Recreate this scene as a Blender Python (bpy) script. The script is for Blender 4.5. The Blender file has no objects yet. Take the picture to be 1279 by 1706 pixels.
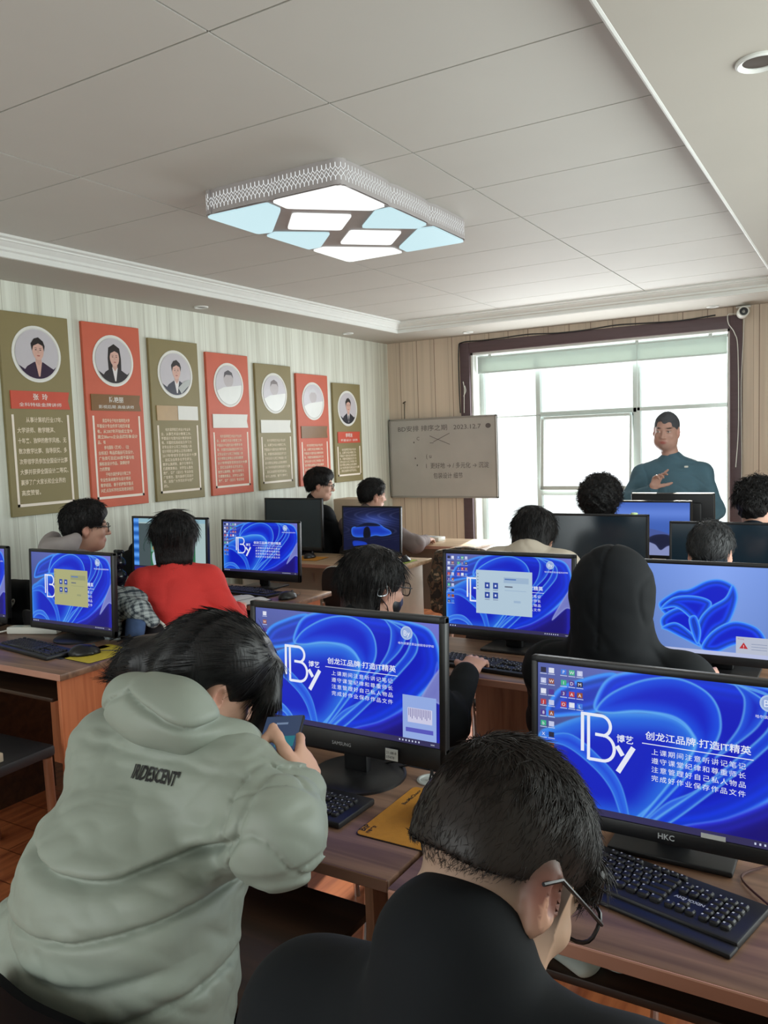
import bpy, bmesh, math, random
import numpy as np
from mathutils import Vector, Matrix, Euler
from mathutils.bvhtree import BVHTree

SC = bpy.context.scene
COL = SC.collection
random.seed(7)
RNG = np.random.default_rng(7)
PI = math.pi

# ------------------------------------------------------------------ camera
CAM_H = 1.60
FPX, YAW, PITCH, ROLL = 1354.34, .540937, -.085120, -.035787
_fw = Vector((-math.sin(YAW) * math.cos(PITCH), math.cos(YAW) * math.cos(PITCH), math.sin(PITCH)))
_rt = Vector((math.cos(YAW), math.sin(YAW), 0))
_up = _rt.cross(_fw)
_r2 = _rt * math.cos(ROLL) + _up * math.sin(ROLL)
_u2 = _up * math.cos(ROLL) - _rt * math.sin(ROLL)
cam = bpy.data.cameras.new('camera')
cam.sensor_fit = 'VERTICAL'
cam.sensor_height = 24.0
cam.lens = 24.0 * FPX / 1706.0
cam.clip_start = .05
cam_ob = bpy.data.objects.new('camera', cam)
COL.objects.link(cam_ob)
cam_ob.matrix_world = Matrix((( _r2.x, _u2.x, -_fw.x, 0), (_r2.y, _u2.y, -_fw.y, 0), (_r2.z, _u2.z, -_fw.z, CAM_H), (0, 0, 0, 1)))
SC.camera = cam_ob

# ------------------------------------------------------------------ colour management
SC.view_settings.view_transform = 'Standard'
SC.view_settings.look = 'None'
SC.view_settings.exposure = 0.0
SC.view_settings.gamma = 1.0
SC.view_settings.use_curve_mapping = False

# ------------------------------------------------------------------ daylight
W = bpy.data.worlds.new('overcast_sky')
SC.world = W
W.use_nodes = True
W.node_tree.nodes['Background'].inputs[0].default_value = (.93, .97, 1.0, 1)
W.node_tree.nodes['Background'].inputs[1].default_value = 1.9


def area(name, loc, rot, sx, sy, power, col):
    l = bpy.data.lights.new(name, 'AREA')
    l.shape = 'RECTANGLE'
    l.size, l.size_y, l.energy, l.color = sx, sy, power, col
    o = bpy.data.objects.new(name, l)
    COL.objects.link(o)
    o.location, o.rotation_euler = loc, rot
    return o


# skylight arriving through the big front window, the rear windows and an added window in the right wall
area('front_window_skylight', (-2.13, 7.42, 1.45), (-PI / 2, 0, 0), 2.2, 2.1, 84, (.92, .97, 1.0))
area('rear_window_skylight', (-1.7, -1.93, 1.55), (PI / 2, 0, 0), 3.6, 1.7, 36, (.92, 1.0, .96))
area('added_side_fill', (1.02, 3.0, 1.55), (0, PI / 2, 0), 1.6, 3.2, 66, (.90, 1.0, .95))  # added fill from an unseen side window, brightens the left wall
sun = bpy.data.lights.new('winter_sun', 'SUN')
sun.energy, sun.angle, sun.color = 12.0, math.radians(1.2), (1.0, .90, .78)
sun_ob = bpy.data.objects.new('winter_sun', sun)
COL.objects.link(sun_ob)
_sd = Vector((.16, -1.0, -.40)).normalized()
sun_ob.rotation_euler = _sd.to_track_quat('-Z', 'Y').to_euler()
sun_ob.location = (-3, 12, 5)

# ================================================================== helpers
def srgb(r, g, b):
    f = lambda c: c / 12.92 if c <= .04045 else ((c + .055) / 1.055) ** 2.4
    return (f(r / 255), f(g / 255), f(b / 255), 1.0)


MATS = {}


def mat(name, col, rough=.55, spec=.5, metal=0, var=.06, scale=12, stretch=(1, 1, 1), bump=0, bscale=None, emit=0, attr=None, sheen=0):
    """Procedural surface: base colour with a soft noise variation and optional bump."""
    if name in MATS:
        return MATS[name]
    m = bpy.data.materials.new(name)
    m.use_nodes = True
    nt = m.node_tree
    b = nt.nodes['Principled BSDF']
    b.inputs['Roughness'].default_value = rough
    b.inputs['Specular IOR Level'].default_value = spec
    b.inputs['Metallic'].default_value = metal
    if sheen:
        b.inputs['Sheen Weight'].default_value = sheen
    tc = nt.nodes.new('ShaderNodeTexCoord')
    mp = nt.nodes.new('ShaderNodeMapping')
    mp.inputs['Scale'].default_value = stretch
    nt.links.new(tc.outputs['Object'], mp.inputs['Vector'])
    nz = nt.nodes.new('ShaderNodeTexNoise')
    nz.inputs['Scale'].default_value = scale
    nz.inputs['Detail'].default_value = 4
    nt.links.new(mp.outputs[0], nz.inputs['Vector'])
    if attr:
        at = nt.nodes.new('ShaderNodeAttribute')
        at.attribute_name = attr
        src = at.outputs['Color']
    else:
        src = None
    mx = nt.nodes.new('ShaderNodeMix')
    mx.data_type = 'RGBA'
    mx.blend_type = 'MULTIPLY'
    mx.inputs['Factor'].default_value = 1.0
    rp = nt.nodes.new('ShaderNodeMapRange')
    rp.inputs['From Min'].default_value = .3
    rp.inputs['From Max'].default_value = .7
    rp.inputs['To Min'].default_value = 1 - var
    rp.inputs['To Max'].default_value = 1 + var
    nt.links.new(nz.outputs['Fac'], rp.inputs['Value'])
    nt.links.new(rp.outputs[0], mx.inputs['B'])
    if src:
        nt.links.new(src, mx.inputs['A'])
    else:
        mx.inputs['A'].default_value = col
    nt.links.new(mx.outputs['Result'], b.inputs['Base Color'])
    if emit:
        nt.links.new(mx.outputs['Result'], b.inputs['Emission Color'])
        b.inputs['Emission Strength'].default_value = emit
    if bump:
        bn = nt.nodes.new('ShaderNodeBump')
        bn.inputs['Strength'].default_value = bump
        bn.inputs['Distance'].default_value = .01
        n2 = nt.nodes.new('ShaderNodeTexNoise')
        n2.inputs['Scale'].default_value = bscale or scale * 3
        n2.inputs['Detail'].default_value = 3
        nt.links.new(mp.outputs[0], n2.inputs['Vector'])
        nt.links.new(n2.outputs['Fac'], bn.inputs['Height'])
        nt.links.new(bn.outputs[0], b.inputs['Normal'])
    MATS[name] = m
    return m


def emis(name, col, strength=1.0):
    """Light-giving surface (screens, lamp panels)."""
    if name in MATS:
        return MATS[name]
    m = bpy.data.materials.new(name)
    m.use_nodes = True
    b = m.node_tree.nodes['Principled BSDF']
    b.inputs['Base Color'].default_value = (.01, .01, .012, 1)
    b.inputs['Roughness'].default_value = .4
    b.inputs['Specular IOR Level'].default_value = .2
    if isinstance(col, str):
        at = m.node_tree.nodes.new('ShaderNodeAttribute')
        at.attribute_name = col
        m.node_tree.links.new(at.outputs['Color'], b.inputs['Emission Color'])
    else:
        b.inputs['Emission Color'].default_value = col
    b.inputs['Emission Strength'].default_value = strength
    MATS[name] = m
    return m


def wood(name, c1, c2, along='X', rough=.42, scale=1.0, planks=0):
    if name in MATS:
        return MATS[name]
    m = bpy.data.materials.new(name)
    m.use_nodes = True
    nt = m.node_tree
    b = nt.nodes['Principled BSDF']
    b.inputs['Roughness'].default_value = rough
    tc = nt.nodes.new('ShaderNodeTexCoord')
    mp = nt.nodes.new('ShaderNodeMapping')
    s = {'X': (1.1, 16, 16), 'Y': (16, 1.1, 16), 'Z': (16, 16, 1.1)}[along]
    mp.inputs['Scale'].default_value = [k * scale for k in s]
    nt.links.new(tc.outputs['Object'], mp.inputs['Vector'])
    nz = nt.nodes.new('ShaderNodeTexNoise')
    nz.inputs['Scale'].default_value = 1.6
    nz.inputs['Detail'].default_value = 6
    nz.inputs['Distortion'].default_value = .6
    nt.links.new(mp.outputs[0], nz.inputs['Vector'])
    cr = nt.nodes.new('ShaderNodeValToRGB')
    cr.color_ramp.elements[0].position = .36
    cr.color_ramp.elements[0].color = c1
    cr.color_ramp.elements[1].position = .62
    cr.color_ramp.elements[1].color = c2
    nt.links.new(nz.outputs['Fac'], cr.inputs['Fac'])
    out = cr.outputs['Color']
    if planks:
        br = nt.nodes.new('ShaderNodeTexBrick')
        br.inputs['Scale'].default_value = 1
        br.inputs['Brick Width'].default_value = 1.2
        br.inputs['Row Height'].default_value = planks
        br.inputs['Mortar Size'].default_value = .003
        br.inputs['Color1'].default_value = (1, 1, 1, 1)
        br.inputs['Color2'].default_value = (.78, .76, .74, 1)
        br.inputs['Mortar'].default_value = (.35, .3, .28, 1)
        nt.links.new(tc.outputs['Object'], br.inputs['Vector'])
        mx = nt.nodes.new('ShaderNodeMix')
        mx.data_type = 'RGBA'
        mx.blend_type = 'MULTIPLY'
        mx.inputs['Factor'].default_value = 1
        nt.links.new(out, mx.inputs['A'])
        nt.links.new(br.outputs['Color'], mx.inputs['B'])
        out = mx.outputs['Result']
    nt.links.new(out, b.inputs['Base Color'])
    MATS[name] = m
    return m


class MB:
    """Collects shapes; build() links them as ONE mesh object."""

    def __init__(s):
        s.v, s.f, s.mi, s.c = [], [], [], []
        s.T = Matrix.Identity(4)
        s.m = 0
        s.col = None

    def add(s, vs, fs):
        b = len(s.v)
        T = s.T
        s.v += [tuple(T @ Vector(v)) for v in vs]
        s.f += [tuple(b + i for i in f) for f in fs]
        s.mi += [s.m] * len(fs)
        s.c += [s.col] * len(fs)
        return s

    def bm(s, bm_):
        bm_.verts.index_update()
        s.add([v.co[:] for v in bm_.verts], [[v.index for v in f.verts] for f in bm_.faces])
        bm_.free()
        return s

    def box(s, lo, hi, bevel=0, seg=2):
        b = bmesh.new()
        bmesh.ops.create_cube(b, size=1)
        lo, hi = Vector(lo), Vector(hi)
        for v in b.verts:
            v.co = Vector([(lo[i] + hi[i]) / 2 + v.co[i] * (hi[i] - lo[i]) for i in range(3)])
        if bevel:
            bmesh.ops.bevel(b, geom=b.edges[:], offset=bevel, segments=seg, profile=.5, affect='EDGES')
        return s.bm(b)

    def cyl(s, p0, p1, r0, r1=None, n=16):
        return s.tube([p0, p1], [r0, r0 if r1 is None else r1], n)

    def tube(s, pts, r, n=8, closed=False, cap=True):
        pts = [Vector(p) for p in pts]
        N = len(pts)
        rs = r if isinstance(r, (list, tuple)) else [r] * N
        vs, fs = [], []
        up = None
        for i, p in enumerate(pts):
            a = pts[i - 1] if (i > 0 or closed) else p
            c = pts[(i + 1) % N] if (i < N - 1 or closed) else p
            t = (c - a).normalized()
            if up is None:
                up = t.orthogonal().normalized()
            up = (up - t * up.dot(t))
            up = up.normalized() if up.length > 1e-6 else t.orthogonal().normalized()
            w = t.cross(up)
            for k in range(n):
                a_ = 2 * PI * k / n
                vs.append(p + (up * math.cos(a_) + w * math.sin(a_)) * rs[i])
        M = N if closed else N - 1
        for i in range(M):
            for k in range(n):
                j = (i + 1) % N
                fs.append((i * n + k, i * n + (k + 1) % n, j * n + (k + 1) % n, j * n + k))
        if cap and not closed:
            fs.append(tuple(range(n))[::-1])
            fs.append(tuple((N - 1) * n + k for k in range(n)))
        return s.add(vs, fs)

    def lathe(s, prof, n=32, c=(0, 0, 0)):
        vs, fs = [], []
        for r, z in prof:
            for k in range(n):
                a = 2 * PI * k / n
                vs.append((c[0] + r * math.cos(a), c[1] + r * math.sin(a), c[2] + z))
        for i in range(len(prof) - 1):
            for k in range(n):
                fs.append((i * n + k, i * n + (k + 1) % n, (i + 1) * n + (k + 1) % n, (i + 1) * n + k))
        fs.append(tuple(range(n))[::-1])
        fs.append(tuple((len(prof) - 1) * n + k for k in range(n)))
        return s.add(vs, fs)

    def prism(s, poly, z0, z1):
        """poly in xy, extruded in z (use .T to orient)"""
        n = len(poly)
        vs = [(x, y, z0) for x, y in poly] + [(x, y, z1) for x, y in poly]
        fs = [tuple(range(n))[::-1], tuple(range(n, 2 * n))] + [(i, (i + 1) % n, n + (i + 1) % n, n + i) for i in range(n)]
        return s.add(vs, fs)

    def poly(s, pts):
        return s.add(pts, [tuple(range(len(pts)))])

    def build(s, name, m, parent=None, angle=35, bevel=0):
        me = bpy.data.meshes.new(name)
        me.from_pydata(s.v, [], s.f)
        ms = m if isinstance(m, (list, tuple)) else [m]
        for x in ms:
            me.materials.append(x)
        me.polygons.foreach_set('material_index', s.mi)
        if any(c is not None for c in s.c):
            a = me.color_attributes.new('Col', 'FLOAT_COLOR', 'CORNER')
            buf = []
            for p, c in zip(me.polygons, s.c):
                buf += list(c or (1, 1, 1, 1)) * len(p.vertices)
            a.data.foreach_set('color', buf)
        me.polygons.foreach_set('use_smooth', [True] * len(me.polygons))
        me.set_sharp_from_angle(angle=math.radians(angle))
        me.update()
        o = bpy.data.objects.new(name, me)
        COL.objects.link(o)
        if parent:
            o.parent = parent
        return o


def np_mesh(name, V, F, m, parent=None, smooth=True, col=None):
    me = bpy.data.meshes.new(name)
    V = np.asarray(V, np.float32)
    F = np.asarray(F, np.int32)
    me.vertices.add(len(V))
    me.vertices.foreach_set('co', V.ravel())
    k = F.shape[1]
    me.loops.add(F.size)
    me.loops.foreach_set('vertex_index', F.ravel())
    me.polygons.add(len(F))
    me.polygons.foreach_set('loop_start', np.arange(0, F.size, k, dtype=np.int32))
    me.polygons.foreach_set('use_smooth', np.full(len(F), smooth))
    me.update(calc_edges=True)
    me.validate()
    for x in (m if isinstance(m, (list, tuple)) else [m]):
        me.materials.append(x)
    if col is not None:
        a = me.color_attributes.new('Col', 'FLOAT_COLOR', 'POINT')
        c4 = np.ones((len(V), 4), np.float32)
        c4[:, :3] = col
        a.data.foreach_set('color', c4.ravel())
    o = bpy.data.objects.new(name, me)
    COL.objects.link(o)
    if parent:
        o.parent = parent
    return o


def thing(name, label, cat, loc=(0, 0, 0), rz=0, group=None):
    o = bpy.data.objects.new(name, None)
    o.empty_display_size = .05
    COL.objects.link(o)
    o.location = loc
    o.rotation_euler = (0, 0, rz)
    o['label'], o['category'] = label, cat
    if group:
        o['group'] = group
    return o


def tag(o, label, cat, group=None):
    o['label'], o['category'] = label, cat
    if group:
        o['group'] = group
    return o


def struct(o):
    o['kind'] = 'structure'
    return o


def dup(root, loc=None, rz=None, label=None, group=None):
    def cp(o, par):
        c = o.copy()
        COL.objects.link(c)
        c.parent = par
        for ch in [x for x in o.children]:
            cp(ch, c)
        return c
    r = cp(root, None)
    if loc is not None:
        r.location = loc
    if rz is not None:
        r.rotation_euler = (0, 0, rz)
    if label:
        r['label'] = label
    if group:
        r['group'] = group
    return r


_tcache = {}


def text_mesh(txt, size=1.0, bold=0.0, align='LEFT', spacing=1.0, line=1.0, shear=0):
    """Returns (verts Nx2, faces) of flat lettering."""
    key = (txt, size, bold, align, spacing, line, shear)
    if key in _tcache:
        return _tcache[key]
    cu = bpy.data.curves.new('lettering', 'FONT')
    cu.body = txt
    cu.size = size
    cu.align_x = align
    cu.space_character = spacing
    cu.space_line = line
    cu.shear = shear
    cu.offset = bold * size
    cu.resolution_u = 2
    o = bpy.data.objects.new('lettering', cu)
    COL.objects.link(o)
    dg = bpy.context.evaluated_depsgraph_get()
    me = bpy.data.meshes.new_from_object(o.evaluated_get(dg))
    vs = [(v.co.x, v.co.y) for v in me.vertices]
    fs = [tuple(p.vertices) for p in me.polygons]
    bpy.data.objects.remove(o)
    bpy.data.curves.remove(cu)
    bpy.data.meshes.remove(me)
    _tcache[key] = (vs, fs)
    return vs, fs


def put_text(mb, txt, x, y, size, fit=None, **k):
    """lettering in the local xy plane of mb.T at (x,y); fit = width to squeeze to"""
    vs, fs = text_mesh(txt, size, **k)
    if not vs:
        return
    sx = 1.0
    x0 = 0
    if fit:
        xs = [v[0] for v in vs]
        sx = fit / max(1e-6, max(xs) - min(xs))
        x0 = min(xs) if k.get('align', 'LEFT') == 'LEFT' else 0
    mb.add([((v[0] - x0) * sx + x, v[1] + y, 0) for v in vs], fs)


def frame(o, x, y):
    """4x4 from origin and two axes"""
    o, x, y = Vector(o), Vector(x).normalized(), Vector(y).normalized()
    z = x.cross(y).normalized()
    y = z.cross(x)
    return Matrix(((x.x, y.x, z.x, o.x), (x.y, y.y, z.y, o.y), (x.z, y.z, z.z, o.z), (0, 0, 0, 1)))


def catmull(pts, n=8, closed=False):
    pts = [np.array(p, float) for p in pts]
    N = len(pts)
    out = []
    R = range(N) if closed else range(N - 1)
    for i in R:
        p0 = pts[i - 1] if (i > 0 or closed) else pts[0]
        p1, p2 = pts[i], pts[(i + 1) % N]
        p3 = pts[(i + 2) % N] if (i + 2 < N or closed) else pts[-1]
        for k in range(n):
            t = k / n
            out.append(.5 * ((2 * p1) + (p2 - p0) * t + (2 * p0 - 5 * p1 + 4 * p2 - p3) * t * t + (3 * p1 - p0 - 3 * p2 + p3) * t ** 3))
    if not closed:
        out.append(pts[-1])
    return out


# ------------------------------------------------------------------ solid modelling on a grid (smooth unions, one skin)
class Sdf:
    def __init__(s, h=.008):
        s.h, s.ops = h, []

    def cap(s, a, b, ra, rb=None, k=.02, op='+'):
        a, b = np.array(a, float), np.array(b, float)
        rb = ra if rb is None else rb
        r = max(ra, rb)
        ba = b - a
        L = max(ba @ ba, 1e-9)

        def fn(P):
            q = P - a
            t = np.clip((q @ ba) / L, 0, 1)
            return np.linalg.norm(q - t[..., None] * ba, axis=-1) - (ra + (rb - ra) * t)
        s.ops.append((op, fn, np.minimum(a, b) - r, np.maximum(a, b) + r, k))
        return s

    def chain(s, pts, rs, k=.02, op='+'):
        if not isinstance(rs, (list, tuple)):
            rs = [rs] * len(pts)
        for i in range(len(pts) - 1):
            s.cap(pts[i], pts[i + 1], rs[i], rs[i + 1], k, op)
        return s

    def ell(s, c, r, R=None, k=.02, op='+'):
        c, r = np.array(c, float), np.array(r, float)
        R = np.eye(3) if R is None else np.array(R)[:3, :3]
        ext = np.abs(R) @ r

        def fn(P):
            q = (P - c) @ R
            k0 = np.linalg.norm(q / r, axis=-1)
            k1 = np.linalg.norm(q / (r * r), axis=-1)
            return k0 * (k0 - 1) / np.maximum(k1, 1e-6)
        s.ops.append((op, fn, c - ext, c + ext, k))
        return s

    def ecap(s, a, b, ra, rb, side, k=.03, op='+'):
        """elliptic limb from a to b: ra, rb = (half width along side, half depth)"""
        a, b = np.array(a, float), np.array(b, float)
        ax = b - a
        L = np.linalg.norm(ax)
        ax /= L
        sd = np.array(side, float)
        sd -= ax * (sd @ ax)
        sd /= np.linalg.norm(sd)
        dp = np.cross(ax, sd)
        r = max(*ra, *rb)

        def fn(P):
            q = P - a
            w = q @ ax
            t = np.clip(w / L, 0, 1)
            rx = ra[0] + (rb[0] - ra[0]) * t
            ry = ra[1] + (rb[1] - ra[1]) * t
            e = np.minimum(rx, ry)
            ov = (w - np.clip(w, 0, L)) / e
            return (np.sqrt((q @ sd / rx) ** 2 + (q @ dp / ry) ** 2 + ov ** 2) - 1) * e
        s.ops.append((op, fn, np.minimum(a, b) - r, np.maximum(a, b) + r, k))
        return s

    def box(s, c, half, R=None, rd=.01, k=.01, op='+'):
        c, half = np.array(c, float), np.array(half, float)
        R = np.eye(3) if R is None else np.array(R)[:3, :3]
        ext = np.abs(R) @ half

        def fn(P):
            q = np.abs((P - c) @ R) - (half - rd)
            return np.linalg.norm(np.maximum(q, 0), axis=-1) + np.minimum(q.max(-1), 0) - rd
        s.ops.append((op, fn, c - ext, c + ext, k))
        return s

    def warp(s, fn, lo=None, hi=None):
        """adds fn(P) to the distance (folds, seams, strands)"""
        s.ops.append(('w', fn, lo, hi, 0))
        return s

    def cut(s, p, n, k=.004):
        """remove everything on the +n side of the plane"""
        p, n = np.array(p, float), np.array(n, float)
        n /= np.linalg.norm(n)
        s.ops.append(('c', lambda P: -((P - p) @ n), None, None, k))
        return s

    def mesh(s):
        h = s.h
        plus = [o for o in s.ops if o[0] == '+']
        lo = np.min([o[2] for o in plus], axis=0) - 4 * h
        hi = np.max([o[3] for o in plus], axis=0) + 4 * h
        n = np.ceil((hi - lo) / h).astype(int) + 1
        ax = [(lo[i] + h * np.arange(n[i])).astype(np.float32) for i in range(3)]
        D = np.full(n, .2, np.float32)
        for op, fn, a, b, k in s.ops:
            if a is None:
                sl = (slice(0, n[0]), slice(0, n[1]), slice(0, n[2]))
            else:
                m = k + 3 * h
                i0 = np.clip(np.floor((a - m - lo) / h).astype(int), 0, n - 1)
                i1 = np.clip(np.ceil((b + m - lo) / h).astype(int) + 1, 1, n)
                if np.any(i1 <= i0):
                    continue
                sl = tuple(slice(i0[i], i1[i]) for i in range(3))
            A = D[sl]
            if a is None or op == 'w':
                # only near the surface
                near = np.abs(A) < .06 if op == 'w' else A < .02
                if not near.any():
                    continue
                ix = np.nonzero(near)
                P = np.stack([ax[i][sl[i]][ix[i]] for i in range(3)], -1)
                d = fn(P).astype(np.float32)
                if op == 'w':
                    A[ix] += d
                else:
                    A[ix] = np.maximum(A[ix], -d)
                continue
            P = np.stack(np.meshgrid(*[ax[i][sl[i]] for i in range(3)], indexing='ij'), -1)
            d = fn(P).astype(np.float32)
            if op == '+':
                if k > 0:
                    g = np.maximum(k - np.abs(A - d), 0) / k
                    D[sl] = np.minimum(A, d) - g * g * k * .25
                else:
                    D[sl] = np.minimum(A, d)
            else:
                d = -d
                g = np.maximum(k - np.abs(A - d), 0) / max(k, 1e-6)
                D[sl] = np.maximum(A, d) + g * g * k * .25
        return surface_nets(D, lo, h)


def surface_nets(D, lo, h):
    S = D < 0
    n = D.shape
    c = [S[i:n[0] - 1 + i, j:n[1] - 1 + j, k:n[2] - 1 + k] for i in (0, 1) for j in (0, 1) for k in (0, 1)]
    al = c[0].copy()
    an = c[0].copy()
    for x in c[1:]:
        al &= x
        an |= x
    cells = np.argwhere(an & ~al)
    idx = np.full((n[0] - 1, n[1] - 1, n[2] - 1), -1, np.int32)
    idx[cells[:, 0], cells[:, 1], cells[:, 2]] = np.arange(len(cells))
    acc = np.zeros((len(cells), 3), np.float32)
    cnt = np.zeros(len(cells), np.float32)
    off = [(i, j, k) for i in (0, 1) for j in (0, 1) for k in (0, 1)]
    val = {o: D[cells[:, 0] + o[0], cells[:, 1] + o[1], cells[:, 2] + o[2]] for o in off}
    for o in off:
        for d in range(3):
            if o[d] == 0:
                o2 = list(o)
                o2[d] = 1
                v0, v1 = val[o], val[tuple(o2)]
                x = (v0 < 0) != (v1 < 0)
                t = np.where(x, v0 / np.where(x, v0 - v1, 1), 0)
                p = np.array(o, np.float32)[None] + np.zeros((len(cells), 3), np.float32)
                p[:, d] += t
                acc += p * x[:, None]
                cnt += x
    V = (cells + acc / np.maximum(cnt, 1)[:, None]) * h + lo
    F = []
    for d in range(3):
        e1, e2 = [(1, 2), (2, 0), (0, 1)][d]
        s0 = [slice(None)] * 3
        s1 = [slice(None)] * 3
        s0[d], s1[d] = slice(0, n[d] - 1), slice(1, n[d])
        A, B = S[tuple(s0)], S[tuple(s1)]
        E = np.argwhere(A != B)
        ok = (E[:, e1] > 0) & (E[:, e2] > 0) & (E[:, e1] < n[e1] - 1) & (E[:, e2] < n[e2] - 1)
        E = E[ok]
        flip = A[E[:, 0], E[:, 1], E[:, 2]]
        def g(a, b):
            Q = E.copy()
            Q[:, e1] -= a
            Q[:, e2] -= b
            return idx[Q[:, 0], Q[:, 1], Q[:, 2]]
        q = np.stack([g(1, 1), g(0, 1), g(0, 0), g(1, 0)], 1)
        q[~flip] = q[~flip][:, ::-1]
        F.append(q)
    F = np.concatenate(F)
    F = F[(F >= 0).all(1)]
    return V, F


def vnormals(V, F):
    a, b, c = V[F[:, 0]], V[F[:, 1]], V[F[:, 2]]
    fn = np.cross(b - a, c - a)
    N = np.zeros_like(V)
    for i in range(F.shape[1]):
        np.add.at(N, F[:, i], fn)
    return N / np.maximum(np.linalg.norm(N, axis=1, keepdims=True), 1e-9)


def vnoise(P, f, seed=0):
    """cheap smooth noise from summed sines"""
    r = np.random.default_rng(seed)
    out = 0
    for i in range(6):
        d = r.normal(size=3)
        d /= np.linalg.norm(d)
        out = out + np.sin(P @ d.astype(np.float32) * f * r.uniform(.6, 1.6) + r.uniform(0, 6.28))
    return out / 6

# ================================================================== the setting
XL, XR, YF, YB = -4.26, 1.05, 7.27, -2.0      # left wall, right wall, front wall (window), rear wall
ZC, ZS = 2.70, 2.60                           # tray ceiling, soffit underside
m_floor = wood('floor_laminate', srgb(128, 66, 40), srgb(176, 104, 64), 'Y', .32, .8, planks=.16)
m_ceil = mat('ceiling_board', srgb(197, 195, 188), .7, var=.015, scale=3)
m_gap = mat('ceiling_gap', srgb(84, 80, 76), .8, var=.02)
m_soff = mat('soffit_paint', srgb(180, 175, 165), .7, var=.015, scale=3)
m_white = mat('white_plaster', srgb(226, 228, 224), .5, var=.015)


def panelling(name, base, dark, axis, period, gw, streak=.05, tone2=None):
    """vertical board panelling: grooves every period metres, streaky boards"""
    m = bpy.data.materials.new(name)
    m.use_nodes = True
    nt = m.node_tree
    b = nt.nodes['Principled BSDF']
    b.inputs['Roughness'].default_value = .5
    tc = nt.nodes.new('ShaderNodeTexCoord')
    sp = nt.nodes.new('ShaderNodeSeparateXYZ')
    nt.links.new(tc.outputs['Object'], sp.inputs[0])

    def mth(op, a, c=None):
        n = nt.nodes.new('ShaderNodeMath')
        n.operation = op
        for i, x in enumerate((a, c)):
            if x is None:
                continue
            if isinstance(x, (int, float)):
                n.inputs[i].default_value = x
            else:
                nt.links.new(x, n.inputs[i])
        return n.outputs[0]
    co = sp.outputs[axis]
    q = mth('DIVIDE', co, period)
    fr = mth('FRACT', q)
    dist = mth('MULTIPLY', mth('ABSOLUTE', mth('SUBTRACT', fr, .5)), 2 * period / 2)
    dist = mth('SUBTRACT', period / 2, dist)          # distance to groove
    g1 = mth('LESS_THAN', dist, gw)
    fr2 = mth('FRACT', mth('ADD', q, .22))
    d2 = mth('SUBTRACT', period / 2, mth('MULTIPLY', mth('ABSOLUTE', mth('SUBTRACT', fr2, .5)), period))
    g2 = mth('MULTIPLY', mth('LESS_THAN', d2, gw * .6), .5)
    g = mth('MAXIMUM', g1, g2)
    mp = nt.nodes.new('ShaderNodeMapping')
    sc = [14, 14, 14]
    sc[2] = .45
    mp.inputs['Scale'].default_value = sc
    nt.links.new(tc.outputs['Object'], mp.inputs['Vector'])
    nz = nt.nodes.new('ShaderNodeTexNoise')
    nz.inputs['Scale'].default_value = 1.5
    nz.inputs['Detail'].default_value = 5
    nt.links.new(mp.outputs[0], nz.inputs['Vector'])
    cr = nt.nodes.new('ShaderNodeValToRGB')
    cr.color_ramp.elements[0].position = .34
    cr.color_ramp.elements[0].color = [x * (1 - streak) for x in (tone2 or base)[:3]] + [1]
    cr.color_ramp.elements[1].position = .6
    cr.color_ramp.elements[1].color = base
    nt.links.new(nz.outputs['Fac'], cr.inputs['Fac'])
    mx = nt.nodes.new('ShaderNodeMix')
    mx.data_type = 'RGBA'
    nt.links.new(g, mx.inputs['Factor'])
    nt.links.new(cr.outputs['Color'], mx.inputs['A'])
    mx.inputs['B'].default_value = dark
    nt.links.new(mx.outputs['Result'], b.inputs['Base Color'])
    bp = nt.nodes.new('ShaderNodeBump')
    bp.inputs['Strength'].default_value = .5
    bp.inputs['Distance'].default_value = .004
    nt.links.new(mth('SUBTRACT', 1, g), bp.inputs['Height'])
    nt.links.new(bp.outputs[0], b.inputs['Normal'])
    return m


m_wl = panelling('whitewashed_panelling', srgb(228, 232, 220), srgb(172, 172, 158), 1, .118, .0014, .06, srgb(208, 210, 196))
m_wb = panelling('tan_panelling', srgb(212, 194, 174), srgb(142, 120, 102), 0, .196, .0035, .07, srgb(206, 188, 168))

struct(MB().box((XL - .2, YB - .2, -.12), (XR + .2, YF + .5, 0)).build('floor', m_floor))
struct(MB().box((XL - .14, YB - .1, 0), (XL, YF + .25, 2.9)).build('wall_left', m_wl))
# front wall round the big window opening
OX0, OX1, OZ0, OZ1 = -3.335, -1.003, .42, 2.43
w = MB()
w.box((XL, YF, 0), (OX0, YF + .25, 2.9)).box((OX1, YF, 0), (XR + .14, YF + .25, 2.9))
w.box((OX0, YF, OZ1), (OX1, YF + .25, 2.9)).box((OX0, YF, 0), (OX1, YF + .25, OZ0))
struct(w.build('wall_front', m_wb))
# rear wall with window openings behind the photographer; right wall opening added for fill light
w = MB()
w.box((XL, YB - .14, 0), (XR + .14, YB, .65)).box((XL, YB - .14, 2.45), (XR + .14, YB, 2.9))
w.box((XL, YB - .14, .65), (-3.55, YB, 2.45)).box((.15, YB - .14, .65), (XR + .14, YB, 2.45))
struct(w.build('wall_rear', m_wl))
w = MB()
w.box((XR, YB, 0), (XR + .14, YF, .7)).box((XR, YB, 2.4), (XR + .14, YF, 2.9))
w.box((XR, YB, .7), (XR + .14, 1.4, 2.4)).box((XR, 4.6, .7), (XR + .14, YF, 2.4))
struct(w.build('wall_right', m_wl))
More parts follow.
